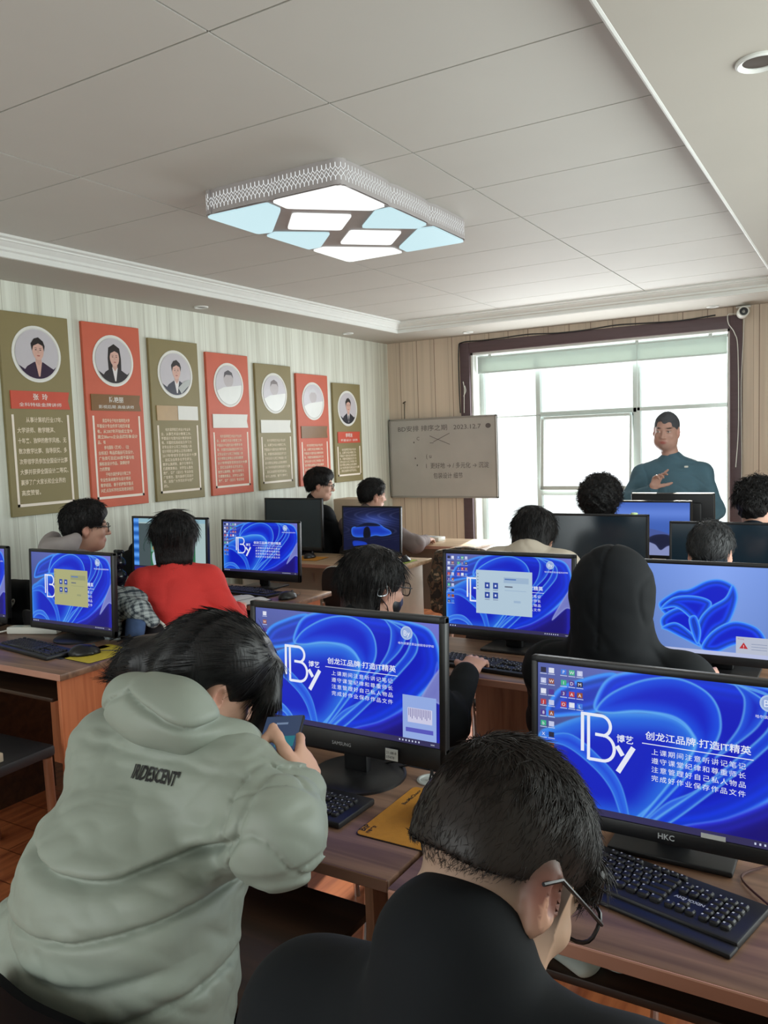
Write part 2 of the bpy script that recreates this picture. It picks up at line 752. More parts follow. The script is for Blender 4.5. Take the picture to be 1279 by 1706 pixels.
# tray ceiling: boards with open joints over a dark backing
c = MB()
c.m = 1
c.box((XL, YB, ZC + .02), (XR, YF, ZC + .1))
c.m = 0
px = [-3.94, -2.73, -1.52, -.31]
gy0, dy = 1.717, .5615
ys = [gy0 + dy * k for k in range(-6, 10)]
for i in range(3):
    for j in range(len(ys) - 1):
        y0, y1 = ys[j], ys[j + 1]
        if y0 > 6.7 or y1 < -1.2:
            continue
        c.box((px[i] + .0035, y0 + .0035, ZC), (px[i + 1] - .0035, min(y1, 6.75) - .0035, ZC + .02))
struct(c.build('ceiling', [m_ceil, m_gap]))
# lowered soffit round the room
s = MB()
FX, FY = -3.78, 6.65
s.box((XL, YB, ZS), (FX, YF, ZC + .02)).box((-.56, YB, ZS), (XR, YF, ZC + .02))
s.box((FX, FY, ZS), (-.56, YF, ZC + .02)).box((FX, YB, ZS), (-.56, -1.1, ZC + .02))
struct(s.build('ceiling_soffit', m_soff))


def cornice(name, p0, p1, inward):
    """stepped moulding swept from p0 to p1; inward = horizontal direction into the tray"""
    prof = [(0, 0), (.012, 0), (.012, .028), (.026, .034), (.026, .048), (.034, .054), (.05, .07), (.058, .072), (.058, .08), (.08, .085), (.08, .098), (0, .098)]
    p0, p1, q = Vector(p0), Vector(p1), Vector(inward)
    b = MB()
    n = len(prof)
    d = (p1 - p0).normalized()
    vs = []
    for p, sg in ((p0, 1), (p1, -1)):
        for o, z in prof:
            vs.append(p + q * o + Vector((0, 0, z)) + d * o * sg)
    b.add(vs, [(i, (i + 1) % n, n + (i + 1) % n, n + i) for i in range(n)])
    return struct(b.build(name, m_white, angle=20))


cornice('trim_1', (FX, -1.1, ZS + .002), (FX, FY, ZS + .002), (1, 0, 0))
cornice('trim_2', (FX, FY, ZS + .002), (-.56, FY, ZS + .002), (0, -1, 0))
struct(MB().tube([(-.565, -1.1, ZS + .01), (-.565, FY, ZS + .01)], .012, 10).build('trim_3', m_white))

# dark window surround, light reveal
m_arch = mat('dark_brown_surround', srgb(84, 66, 70), .45, var=.08, scale=6, stretch=(1, 1, 8))
b = MB()
b.box((OX0 - .10, YF - .025, .0), (OX0, YF + .012, OZ1 + .10), .004).box((OX1, YF - .025, 0), (OX1 + .095, YF + .012, OZ1 + .10), .004)
b.box((OX0, YF - .025, OZ1), (OX1, YF + .012, OZ1 + .10), .004)
struct(b.build('trim_4', m_arch))
m_alu = mat('white_window_profile', srgb(196, 206, 202), .4, var=.02)
m_glass = bpy.data.materials.new('window_glass')
m_glass.use_nodes = True
_nt = m_glass.node_tree
_nt.nodes.remove(_nt.nodes['Principled BSDF'])
_t = _nt.nodes.new('ShaderNodeBsdfTransparent')
_t.inputs[0].default_value = (.97, .99, .98, 1)
_g = _nt.nodes.new('ShaderNodeBsdfGlossy')
_g.inputs['Roughness'].default_value = .02
_m = _nt.nodes.new('ShaderNodeMixShader')
_m.inputs[0].default_value = .05
_nt.links.new(_t.outputs[0], _m.inputs[1])
_nt.links.new(_g.outputs[0], _m.inputs[2])
_nt.links.new(_m.outputs[0], _nt.nodes['Material Output'].inputs[0])
win = bpy.data.objects.new('window_1', None)
COL.objects.link(win)
win['kind'] = 'structure'
WY = YF + .20
b = MB()
b.box((OX0, YF + .012, OZ0), (OX0 + .02, YF + .25, OZ1)).box((OX1 - .02, YF + .012, OZ0), (OX1, YF + .25, OZ1))
b.box((OX0, YF + .012, OZ1 - .02), (OX1, YF + .25, OZ1)).box((OX0, YF - .01, OZ0), (OX1, YF + .25, OZ0 + .03))
struct(b.build('window_reveal', m_white, win))
b = MB()
fr = .045


def bar(x0, z0, x1, z1, y0=WY - .03, y1=WY + .03):
    b.box((x0, y0, z0), (x1, y1, z1), .004, 1)


bar(OX0 + .02, OZ0, OX0 + .055, OZ1)
bar(OX1 - .05, OZ0, OX1 - .02, OZ1)
bar(OX0, OZ1 - .05, OX1, OZ1 - .02)
bar(OX0, OZ0 + .03, OX1, OZ0 + .07)
bar(-2.745, OZ0, -2.70, OZ1)
bar(-1.835, OZ0, -1.77, OZ1)
bar(-2.70, 1.79, -1.80, 1.835)
bar(-1.80, 1.80, OX1, 1.835)
bar(OX0 + .02, 1.80, -2.70, 1.812)
bar(-2.70, 1.045, -1.80, 1.095)
struct(b.build('window_frame', m_alu, win))
b = MB()
b.T = Matrix.Translation((0, WY - .035, 1.79)) @ Matrix.Rotation(math.radians(-4), 4, 'X')
for x0, z0, x1, z1 in ((-2.69, -.695, -2.655, 0), (-1.86, -.695, -1.835, 0), (-2.69, -.03, -1.835, 0), (-2.69, -.695, -1.835, -.655)):
    b.box((x0, -.02, z0), (x1, .02, z1), .004, 1)
struct(b.build('window_sash', m_alu, win))
b = MB()
for x0, z0, x1, z1 in ((OX0 + .05, OZ0 + .06, -2.74, OZ1 - .04), (-2.70, 1.835, -1.83, OZ1 - .04), (-2.70, OZ0 + .06, -1.83, 1.045), (-1.77, OZ0 + .06, OX1 - .05, 1.80), (-1.77, 1.835, OX1 - .05, OZ1 - .04)):
    b.box((x0, WY - .003, z0), (x1, WY + .003, z1))
struct(b.build('window_glass', m_glass, win))
# roller blind drawn a little way down
m_blind = bpy.data.materials.new('blind_fabric')
m_blind.use_nodes = True
_nt = m_blind.node_tree
_p = _nt.nodes['Principled BSDF']
_p.inputs['Base Color'].default_value = srgb(204, 210, 206)
_p.inputs['Roughness'].default_value = .8
_tl = _nt.nodes.new('ShaderNodeBsdfTranslucent')
_tl.inputs[0].default_value = srgb(168, 178, 172)
_m = _nt.nodes.new('ShaderNodeMixShader')
_m.inputs[0].default_value = .45
_nt.links.new(_p.outputs[0], _m.inputs[1])
_nt.links.new(_tl.outputs[0], _m.inputs[2])
_nt.links.new(_m.outputs[0], _nt.nodes['Material Output'].inputs[0])
bl = thing('roller_blind', 'grey green roller blind band hanging across the top of the window', 'blind', (-2.17, YF + .10, 2.24))
b = MB()
b.box((-1.13, -.004, 0), (1.13, .004, .148))
b.build('fabric', m_blind, bl)
MB().tube([(-1.13, 0, .0), (1.13, 0, 0)], .009, 10).build('bottom_bar', m_alu, bl)
b = MB()
b.tube([(-1.13, 0, .15), (1.13, 0, .15)], .008, 10)
for x in (-1.0, .395, 1.0):
    b.box((x - .015, -.01, .14), (x + .015, .01, .172))
b.build('bracket', m_alu, bl)
MB().tube([(.395, -.012, .15), (.395, -.012, -.4)], .003, 6).build('pull_cord', m_alu, bl)

# simple frames for the windows behind the photographer and the added unseen side window
for nm, lo, hi in (('window_2', (-3.55, YB - .1, .65), (.15, YB - .04, 2.45)), ('added_side_window', (XR + .04, 1.4, .7), (XR + .1, 4.6, 2.4))):
    b = MB()
    ax = 0 if nm == 'window_2' else 1
    L = hi[ax] - lo[ax]
    for k in range(4):
        a, z = list(lo), list(hi)
        a[ax] = lo[ax] + (L - .05) * k / 3
        z[ax] = a[ax] + .05
        b.box(a, z)
    for z0 in (lo[2], hi[2] - .05):
        a, z = list(lo), list(hi)
        a[2], z[2] = z0, z0 + .05
        b.box(a, z)
    struct(b.build(nm, m_alu))

# ------------------------------------------------------------------ downlights in the soffit
m_chrome = mat('satin_metal', srgb(205, 205, 205), .28, metal=1, var=.03)
m_dark = mat('dark_recess', srgb(70, 60, 52), .6)


def downlight(x, y, label, big=1.0):
    t = thing('recessed_downlight', label, 'downlight', (x, y, ZS), 0, 'recessed downlights in the soffit')
    r = .062 * big
    MB().lathe([(r, 0), (r, -.006), (r * .9, -.01), (r * .72, -.004), (r * .72, -.001)], 28).build('trim_ring', m_white, t)
    MB().lathe([(r * .70, -.0015), (r * .5, -.003), (.001, -.003)], 24).build('lens', m_dark, t)


downlight(-.275, 2.53, 'large white rimmed downlight in the soffit at the upper right edge')
downlight(-4.066, 4.368, 'recessed downlight above the third and fourth wall posters', .8)
downlight(-4.085, 6.28, 'recessed downlight above the last wall poster near the corner', .8)
downlight(-3.24, 7.03, 'recessed downlight above the left end of the window', .8)
downlight(-1.11, 7.10, 'recessed downlight above the right end of the window', .8)

# ------------------------------------------------------------------ ceiling lamp
LX0, LX1, LY0, LY1 = -2.475, -1.76, 2.70, 3.838
LZ = 2.60
lx, ly = (LX0 + LX1) / 2, (LY0 + LY1) / 2
lamp = thing('ceiling_lamp', 'long rectangular ceiling lamp with perforated rim and eight glowing panels', 'lamp', (lx, ly, ZC))
m_rim = mat('lamp_rim', srgb(172, 166, 166), .4, var=.03)
m_frame = mat('lamp_frame', srgb(150, 140, 138), .35, var=.05)
e_cool = emis('lamp_panel_cool', (.60, .84, .90, 1), .95)
e_warm = emis('lamp_panel_bright', (.96, 1, .97, 1), 1.15)


def lobed(off=0):
    """rim outline: three lobes on the long sides, two on the short ones"""
    x0, x1, y0, y1 = LX0 - off, LX1 + off, LY0 - off, LY1 + off
    pts = []
    def lobe_line(a, b, n, nrm):
        a, b = np.array(a), np.array(b)
        for i in range(n):
            for k in range(9):
                t = (i + k / 9) / n
                u = k / 9
                d = .012 * (1 - (abs(2 * u - 1)) ** 6)
                pts.append(a + (b - a) * t + np.array(nrm) * (d - .012))
    r = .04
    def corner(cx, cy, a0):
        for k in range(5):
            a = a0 + PI / 2 * k / 4
            pts.append(np.array((cx + r * math.cos(a), cy + r * math.sin(a))))
    lobe_line((x0 + r, y0), (x1 - r, y0), 2, (0, -1))
    corner(x1 - r, y0 + r, -PI / 2)
    lobe_line((x1, y0 + r), (x1, y1 - r), 3, (1, 0))
    corner(x1 - r, y1 - r, 0)
    lobe_line((x1 - r, y1), (x0 + r, y1), 2, (0, 1))
    corner(x0 + r, y1 - r, PI / 2)
    lobe_line((x0, y1 - r), (x0, y0 + r), 3, (-1, 0))
    corner(x0 + r, y0 + r, PI)
    return pts


rim = lobed()
b = MB()
b.T = Matrix.Translation((-lx, -ly, -ZC))
n = len(rim)
vs = [(p[0], p[1], LZ) for p in rim] + [(p[0], p[1], ZC) for p in rim]
b.add(vs, [(i, (i + 1) % n, n + (i + 1) % n, n + i) for i in range(n)])
b.add([(p[0], p[1], LZ + .004) for p in rim], [tuple(range(n))[::-1]])
b.build('rim', m_rim, lamp, 50)
# pierced lattice in the rim, lit from inside
b = MB()
b.T = Matrix.Translation((-lx, -ly, -ZC))
P = [np.array(p) for p in rim] + [np.array(rim[0])]
seg = [np.linalg.norm(P[i + 1] - P[i]) for i in range(n)]
cum = np.concatenate([[0], np.cumsum(seg)])


def on_rim(sv, z):
    sv = sv % cum[-1]
    i = min(int(np.searchsorted(cum, sv, 'right') - 1), n - 1)
    t = (sv - cum[i]) / seg[i]
    p = P[i] + (P[i + 1] - P[i]) * t
    d = (P[i + 1] - P[i]) / seg[i]
    return Vector((p[0] + d[1] * .0012, p[1] - d[0] * .0012, z))


step = cum[-1] / 176
for k in range(176):
    for (da, za, db, zb) in ((0, .018, 0, .03), (0, .03, .5, .042), (.5, .042, 0, .056), (1, .03, .5, .042), (.5, .042, 1, .056), (0, .056, 0, .058), (.5, .058, 0, .07), (.5, .058, 1, .07), (0, .07, 0, .084)):
        s0, s1 = (k + da) * step, (k + db) * step
        wd = .0016
        if da == db:
            q = [on_rim(s0 - wd, LZ + za), on_rim(s0 + wd, LZ + za), on_rim(s1 + wd, LZ + zb), on_rim(s1 - wd, LZ + zb)]
        else:
            q = [on_rim(s0, LZ + za - wd), on_rim(s0, LZ + za + wd), on_rim(s1, LZ + zb + wd), on_rim(s1, LZ + zb - wd)]
        b.add(q, [(0, 1, 2, 3)])
b.build('pierced_lattice', emis('lamp_lattice_glow', (.95, 1, 1, 1), .95), lamp)
# underside frame and diffusers
b = MB()
b.T = Matrix.Translation((-lx, -ly, -ZC))
b.box((LX0 + .01, LY0 + .01, LZ - .003), (LX1 - .01, LY1 - .01, LZ + .002))
b.build('underside_frame', m_frame, lamp)
mirx = lambda p: [(LX0 + LX1 - x, LY0 + LY1 - y) for x, y in p][::1]
A_ = [(-2.105, 2.708), (-1.768, 2.708), (-1.768, 3.045), (-1.849, 3.064), (-2.114, 2.820)]
B_ = [(-2.467, 2.708), (-2.135, 2.712), (-2.143, 2.815), (-2.402, 3.080), (-2.472, 3.060)]
C_ = [(-1.845, 3.085), (-1.768, 3.082), (-1.768, 3.42), (-1.839, 3.447), (-2.035, 3.275)]
D1 = [(-2.144, 2.895), (-1.955, 3.075), (-2.130, 3.250), (-2.312, 3.080)]
for poly, em in ((A_, e_warm), (B_, e_cool), (C_, e_cool), (mirx(C_), e_cool), (mirx(A_), e_warm), (mirx(B_), e_cool), (D1, e_warm), (mirx(D1), e_warm)):
    b = MB()
    cx, cy = np.mean(poly, axis=0)
    ps = []
    N_ = len(poly)
    for i in range(N_):          # rounded corners
        p0, p1, p2 = [np.array(poly[(i + d) % N_]) for d in (-1, 0, 1)]
        for t in (0, .5, 1):
            a, c2 = p1 + (p0 - p1) * .08, p1 + (p2 - p1) * .08
            ps.append((1 - t) ** 2 * a + 2 * t * (1 - t) * p1 + t * t * c2)
    area2 = sum(ps[i][0] * ps[(i + 1) % len(ps)][1] - ps[(i + 1) % len(ps)][0] * ps[i][1] for i in range(len(ps)))
    if area2 < 0:
        ps = ps[::-1]
    b.T = Matrix.Translation((-lx, -ly, -ZC))
    b.prism([tuple(p) for p in ps], LZ - .010, LZ - .002)
    b.build('diffuser', em, lamp, 30)

# ================================================================== desks
m_top = wood('desk_top_laminate', srgb(104, 76, 60), srgb(142, 108, 86), 'X', .38)
m_topl = wood('pale_desk_top', srgb(176, 148, 118), srgb(204, 178, 148), 'X', .35)
m_edge = mat('desk_edge_band', srgb(188, 138, 118), .4, var=.05, scale=5)
m_edged = mat('dark_edge_band', srgb(112, 80, 64), .4, var=.05, scale=5)
m_side = wood('orange_side_panel', srgb(190, 108, 70), srgb(214, 134, 92), 'Z', .4)
m_sidel = mat('pale_side_panel', srgb(206, 198, 184), .45, var=.04)
m_sided = wood('brown_side_panel', srgb(122, 84, 62), srgb(156, 110, 84), 'Z', .4)
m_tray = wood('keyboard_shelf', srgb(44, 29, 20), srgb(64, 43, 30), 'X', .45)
m_blk = mat('black_plastic', srgb(22, 22, 25), .42, var=.08)
m_blk2 = mat('charcoal_plastic', srgb(38, 38, 42), .5, var=.08)
DZ = .75


def desk(label, x0, x1, y0, y1, side, top=None, modesty=True, tray=None, divider=None, edge=None, post=None, group='computer desks'):
    cx = (x0 + x1) / 2
    t = thing('computer_desk', label, 'desk', (cx, (y0 + y1) / 2, 0), 0, group)
    T = Matrix.Translation((-cx, -(y0 + y1) / 2, 0))

    def mk():
        b = MB()
        b.T = T
        return b
    b = mk()
    b.box((x0, y0 + .004, DZ - .028), (x1, y1, DZ), .004)
    b.build('desktop', top or m_top, t)
    b = mk()
    b.box((x0 + .004, y0, DZ - .027), (x1 - .004, y0 + .006, DZ - .001), .002, 1)
    b.build('edge_band', edge or m_edge, t)
    if post:
        b = mk()
        b.box((post[0] - .014, post[1] - .014, 0), (post[0] + .014, post[1] + .014, DZ - .028), .003)
        b.build('steel_leg', m_blk, t)
    for xa in (x0 + .07, x1 - .09):
        b = mk()
        b.box((xa, y0 + .05, 0), (xa + .02, y1 - .02, DZ - .028), .002, 1)
        b.build('side_panel', side, t)
    if modesty:
        b = mk()
        b.box((x0 + .09 if modesty is True else modesty, y1 - .06, .12), (x1 - .09, y1 - .045, DZ - .028))
        b.build('back_panel', side, t)
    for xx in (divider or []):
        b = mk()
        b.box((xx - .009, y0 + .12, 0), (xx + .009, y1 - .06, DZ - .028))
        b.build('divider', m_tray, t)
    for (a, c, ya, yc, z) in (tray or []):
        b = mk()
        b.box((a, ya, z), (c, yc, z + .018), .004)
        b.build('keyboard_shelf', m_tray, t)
    return t


# right column, nearest row first
desk('near desk under the monitor beside the person in the pale padded jacket', -1.62, -.795, 1.29, 1.80, m_sided, modesty=False, edge=m_edged, post=(-1.33, 1.70),
     tray=[(-1.52, -.885, 1.0, 1.375, .61)])
desk('nearest desk under the keyboard at the lower right corner', -.785, .36, 1.262, 1.81, m_sided, modesty=False,
     tray=[(-.69, .27, 1.365, 1.72, .60)])
desk('desk in front of the person in the black hood', -1.93, .36, 2.60, 3.12, m_sided, modesty=-1.42, tray=[])
desk('desk carrying the two dark switched off screens', -1.86, .36, 3.84, 4.27, m_sided, modesty=False, tray=[])
desk('desk under the screen with the bird picture before the window', -1.80, .36, 4.78, 5.20, m_sided, tray=[])
desk("teacher's desk in front of the window", -1.80, .10, 5.215, 5.66, m_sidel, top=m_topl, tray=[])
# left column
desk('left desk with orange end panel and yellow mouse mat', -4.20, -2.68, 1.985, 2.495, m_side,
     tray=[(-3.36, -2.80, 2.03, 2.38, .61), (-4.08, -3.40, 2.03, 2.38, .61)], divider=[-3.38])
desk('desk with two screens in front of the person in red', -4.20, -2.68, 3.335, 3.84, m_side,
     tray=[(-4.08, -2.80, 3.4, 3.74, .61)])
desk('desk with pale end panel under the screen with the blue car', -4.20, -2.73, 4.68, 5.20, m_sidel, top=m_topl,
     tray=[])
desk('empty desk end under the whiteboard lit by the window', -4.20, -2.68, 5.82, 6.32, m_sidel, top=m_topl,
     tray=[])

# ================================================================== pictures on the screens
def lin(c):
    c = np.asarray(c, float) / 255
    return np.where(c <= .04045, c / 12.92, ((c + .055) / 1.055) ** 2.4)


def sstep(a, b, x):
    t = np.clip((x - a) / (b - a), 0, 1)
    return t * t * (3 - 2 * t)


def poly_dist(P, poly):
    """signed distance (inside > 0) to a closed polygon"""
    d = np.full(len(P), 1e9)
    inside = np.zeros(len(P), bool)
    n = len(poly)
    for i in range(n):
        a, b = poly[i], poly[(i + 1) % n]
        e = b - a
        w = P - a
        t = np.clip((w @ e) / max(e @ e, 1e-12), 0, 1)
        d = np.minimum(d, ((w - t[:, None] * e) ** 2).sum(1))
        c = ((a[1] <= P[:, 1]) != (b[1] <= P[:, 1]))
        xx = a[0] + (P[:, 1] - a[1]) / (e[1] if abs(e[1]) > 1e-12 else 1e-12) * e[0]
        inside ^= c & (P[:, 0] < xx)
    return np.where(inside, 1, -1) * np.sqrt(d)


def grid_pts(nx, ny):
    u, v = np.meshgrid((np.arange(nx)) / (nx - 1), np.arange(ny) / (ny - 1))
    return np.stack([u.ravel() * 1.6, v.ravel()], 1)       # aspect corrected, v downwards


def petal(C, P, pts, edge, mid, deep, w1=.03, w2=.25, aa=.006, rib=0):
    poly = np.array(catmull(pts, 8, True))
    d = poly_dist(P, poly)
    a = sstep(-aa, aa, d)[:, None]
    t1 = sstep(0, w1, d)[:, None]
    t2 = sstep(w1 * .5, w2, d)[:, None]
    col = np.array(edge) * (1 - t1) + np.array(mid) * t1
    col = col * (1 - t2) + np.array(deep) * t2
    if rib:
        col = col * (1 + rib * np.sin(d * 110)[:, None] * (1 - t2))
    return C * (1 - a) + col * a


def wall_by(nx=320, ny=190):
    P = grid_pts(nx, ny)
    q = lambda L: [((x - 120) / 960 * 1.6, (y - (115 + 80 * (x - 120) / 960)) / (575 + 68 * (x - 120) / 960)) for x, y in L]
    u, v = P[:, 0] / 1.6, P[:, 1]
    C = np.array([98., 108, 188])[None] * (1 - .35 * v[:, None]) + np.array([30., 20, 40])[None] * (u[:, None] - .3)
    E_, M_, D_ = (80, 165, 246), (30, 90, 232), (14, 26, 190)
    C = petal(C, P, q([(150, 330), (190, 230), (280, 180), (420, 150), (400, 260), (350, 310), (250, 330)]), (60, 140, 235), (44, 92, 220), (40, 60, 190), .04, .12, rib=.18)
    C = petal(C, P, q([(120, 640), (118, 420), (190, 370), (330, 320), (560, 305), (660, 340), (700, 420), (640, 560), (520, 740), (300, 740), (120, 690)]), (70, 150, 245), (40, 110, 235), (14, 34, 200), .05, .2)
    C = petal(C, P, q([(340, 260), (385, 175), (470, 140), (620, 130), (760, 150), (930, 180), (1050, 240), (1085, 420), (1000, 560), (850, 690), (680, 760), (480, 760), (560, 650), (660, 500), (690, 410), (640, 335), (540, 305), (420, 310), (345, 305)]), (90, 170, 250), (20, 62, 228), (12, 26, 196), .035, .2, rib=.06)
    C = petal(C, P, q([(345, 300), (400, 230), (520, 170), (640, 160), (740, 215), (780, 310), (760, 420), (640, 590), (520, 740), (500, 740), (600, 590), (690, 440), (680, 370), (620, 315), (500, 300), (400, 312)]), (110, 190, 252), (24, 80, 234), (12, 34, 206), .02, .11)
    C = petal(C, P, q([(780, 165), (840, 175), (940, 220), (930, 330), (840, 450), (700, 600), (540, 750), (600, 750), (760, 600), (900, 450), (980, 330), (950, 230)]), (110, 190, 252), (26, 74, 228), (12, 26, 190), .018, .08)
    C = petal(C, P, q([(820, 170), (850, 230), (838, 330), (790, 420), (760, 470), (820, 420), (900, 330), (920, 240)]), (110, 185, 250), (30, 84, 230), (16, 36, 200), .016, .07)
    C = petal(C, P, q([(1075, 400), (1040, 500), (960, 600), (800, 700), (640, 760), (840, 840), (1080, 850)]), (70, 110, 235), (36, 40, 190), (26, 16, 120), .02, .14, rib=.12)
    C = petal(C, P, q([(940, 690), (1000, 560), (1090, 420), (1095, 600), (1040, 600)]), (150, 164, 230), (124, 130, 206), (116, 122, 200), .02, .1)
    C = petal(C, P, q([(100, 440), (240, 400), (370, 500), (440, 600), (470, 745), (445, 745), (400, 620), (330, 530), (220, 450)]), (90, 170, 250), (44, 110, 240), (30, 70, 225), .012, .06)
    C = petal(C, P, q([(112, 700), (112, 640), (170, 605), (250, 610), (310, 660), (350, 730), (325, 730), (280, 670), (210, 640), (150, 650)]), (120, 190, 252), (60, 130, 245), (40, 90, 235), .012, .05)
    C = petal(C, P, q([(700, 600), (600, 660), (520, 745), (535, 748), (640, 660), (860, 470)]), (110, 190, 252), (50, 110, 240), (40, 90, 230), .01, .03)
    return lin(np.clip(C, 0, 255)), nx, ny


def wall_bloom(nx=320, ny=190):
    P = grid_pts(nx, ny)
    u, v = P[:, 0] / 1.6, P[:, 1]
    C = np.array([112., 146, 224])[None] * (1 - .12 * v[:, None]) + 26 * (1 - np.abs(u - .5) * 2)[:, None]
    q = lambda L: [((x - 810) / 640 * 1.6, (y - 355) / 330) for x, y in L]
    petals = [
        [(893, 500), (960, 455), (1010, 445), (1080, 410), (1140, 404), (1190, 430), (1198, 480), (1160, 530), (1120, 570), (1090, 620), (1040, 640), (990, 600), (930, 560), (895, 530)],
        [(900, 560), (960, 520), (1030, 520), (1060, 560), (1050, 620), (1020, 640), (960, 610), (905, 600)],
        [(895, 530), (950, 480), (1040, 470), (1100, 490), (1080, 540), (1040, 590), (1020, 560), (960, 520)],
        [(1030, 640), (1050, 560), (1090, 510), (1150, 470), (1180, 420), (1200, 470), (1170, 560), (1120, 600), (1080, 660)],
        [(1060, 665), (1100, 600), (1180, 555), (1260, 565), (1300, 600), (1300, 640), (1200, 640), (1120, 675)],
        [(900, 600), (960, 575), (1030, 615), (1060, 660), (1000, 640), (930, 612)],
        [(1010, 560), (1040, 545), (1060, 600), (1050, 650), (1030, 630)],
    ]
    for i, L in enumerate(petals):
        C = petal(C, P, q(L), (90, 160, 255), (30, 90, 240), (12, 30, 205), .02, .12, rib=.25)
    return lin(np.clip(C, 0, 255)), nx, ny


def pic_car(nx=220, ny=150):
    P = grid_pts(nx, ny)
    u, v = P[:, 0] / 1.6, P[:, 1]
    C = np.array([16., 22, 56])[None] + np.array([44., 60, 110])[None] * (np.exp(-((u - .55) / .3) ** 2 - ((v - .3) / .14) ** 2))[:, None]
    C = C + 20 * (np.sin(u * 30 + 14 * np.sin(v * 9)) > .8)[:, None] * (v < .75)[:, None]
    body = [(.15, .62), (.16, .47), (.30, .43), (.42, .34), (.62, .36), (.74, .45), (.84, .52), (.85, .60), (.70, .65), (.58, .64), (.44, .68), (.22, .69)]
    sc = lambda L: [(a * 1.6, b) for a, b in L]
    C = petal(C, P, sc(body), (70, 130, 240), (36, 88, 222), (22, 60, 190), .03, .1)
    C = petal(C, P, sc([(.22, .46), (.32, .38), (.44, .34), (.60, .36), (.66, .42), (.40, .44)]), (40, 60, 110), (18, 26, 60), (12, 18, 46), .02, .06)
    C = petal(C, P, sc([(.36, .60), (.38, .48), (.44, .44), (.48, .50), (.49, .66), (.42, .72), (.37, .70)]), (20, 26, 60), (14, 18, 40), (10, 14, 30), .02, .05)
    C = petal(C, P, sc([(.18, .78), (.40, .80), (.42, .92), (.2, .92)]), (20, 50, 160), (26, 64, 190), (30, 70, 200), .03, .1)
    return lin(np.clip(C, 0, 255)), nx, ny


def pic_bird(nx=220, ny=150):
    P = grid_pts(nx, ny)
    u, v = P[:, 0] / 1.6, P[:, 1]
    C = np.array([70., 106, 196])[None] * (1 - .1 * v[:, None]) + 30 * np.exp(-((v - .2) / .12) ** 2)[:, None]
    hill = v > .58 + .08 * np.sin(u * 7 + 1)
    C[hill] = (74, 92, 160)
    snow = v > .74 + .05 * np.sin(u * 11)
    C[snow] = (138, 148, 196)
    sc = lambda L: [(a * 1.6, b) for a, b in L]
    C = petal(C, P, sc([(.52, .72), (.60, .62), (.74, .60), (.84, .68), (.88, .78), (.76, .82), (.68, .90), (.62, .80)]), (46, 52, 90), (34, 38, 70), (30, 34, 60), .02, .06)
    return lin(np.clip(C, 0, 255)), nx, ny


def pic_editor(nx=240, ny=150):
    P = grid_pts(nx, ny)
    u, v = P[:, 0] / 1.6, P[:, 1]
    C = np.zeros((len(P), 3)) + (176, 200, 200)
    C[v < .07] = (150, 190, 205)
    C[(u > .07) & (u < .86) & (v > .09) & (v < .86)] = (74, 88, 92)
    C[(u > .24) & (u < .86) & (v > .09) & (v < .86)] = (46, 110, 74)
    m = (u > .25) & (u < .31) & (v > .09) & (v < .6)
    C[m] = (120, 170, 160)
    C[u < .075] = np.array([60., 130, 220])[None] + 40 * np.sin(P[u < .075][:, 1:2] * 40)
    C[v > .86] = (28, 30, 58)
    m = (v > .88) & (v < .95)
    C[m] = (46, 36, 120)
    sc = lambda L: [(a * 1.6, b) for a, b in L]
    for pot in ([(.27, .62), (.42, .62), (.40, .86), (.29, .86)],):
        C = petal(C, P, sc(pot), (210, 225, 230), (190, 210, 222), (170, 195, 215), .02, .06)
    for cx, cy, r, c in ((.30, .53, .05, (196, 160, 96)), (.36, .50, .05, (220, 150, 130)), (.33, .56, .045, (120, 140, 70)), (.40, .55, .04, (200, 170, 150)), (.20, .45, .012, (40, 60, 50)), (.16, .38, .012, (40, 60, 50))):
        d = np.hypot(P[:, 0] - cx * 1.6, P[:, 1] - cy)
        C = np.where((d < r)[:, None], np.array(c)[None], C)
    C[(np.abs(u - .2 - .06 * np.sin(v * 9)) < .006) & (v > .2) & (v < .6)] = (40, 66, 60)
    return lin(np.clip(C, 0, 255)), nx, ny


_scr = {}


def screen_mesh(kind):
    if kind in _scr:
        return _scr[kind]
    if kind == 'off':
        V = np.array([(0, 0, 0), (1, 0, 0), (1, 0, 1), (0, 0, 1)], float)
        o = np_mesh('screen', V, [(0, 1, 2, 3)], mat('dark_screen_glass', srgb(24, 40, 52), .16, spec=.6, var=.02), smooth=False)
    else:
        C, nx, ny = {'by': wall_by, 'bloom': wall_bloom, 'car': pic_car, 'bird': pic_bird, 'editor': pic_editor}[kind]()
        P = grid_pts(nx, ny)
        V = np.stack([P[:, 0] / 1.6, np.zeros(len(P)), 1 - P[:, 1]], 1)
        i = np.arange(nx * ny).reshape(ny, nx)
        F = np.stack([i[:-1, :-1].ravel(), i[1:, :-1].ravel(), i[1:, 1:].ravel(), i[:-1, 1:].ravel()], 1)
        o = np_mesh('screen', V, F, emis('screen_light_' + kind, 'Col', {'by': .86, 'bloom': .9, 'car': .8, 'bird': .9, 'editor': .85}[kind]), smooth=False, col=C)
    me = o.data
    bpy.data.objects.remove(o)
    _scr[kind] = me
    return me


WHITE = (.82, .86, .98, 1)


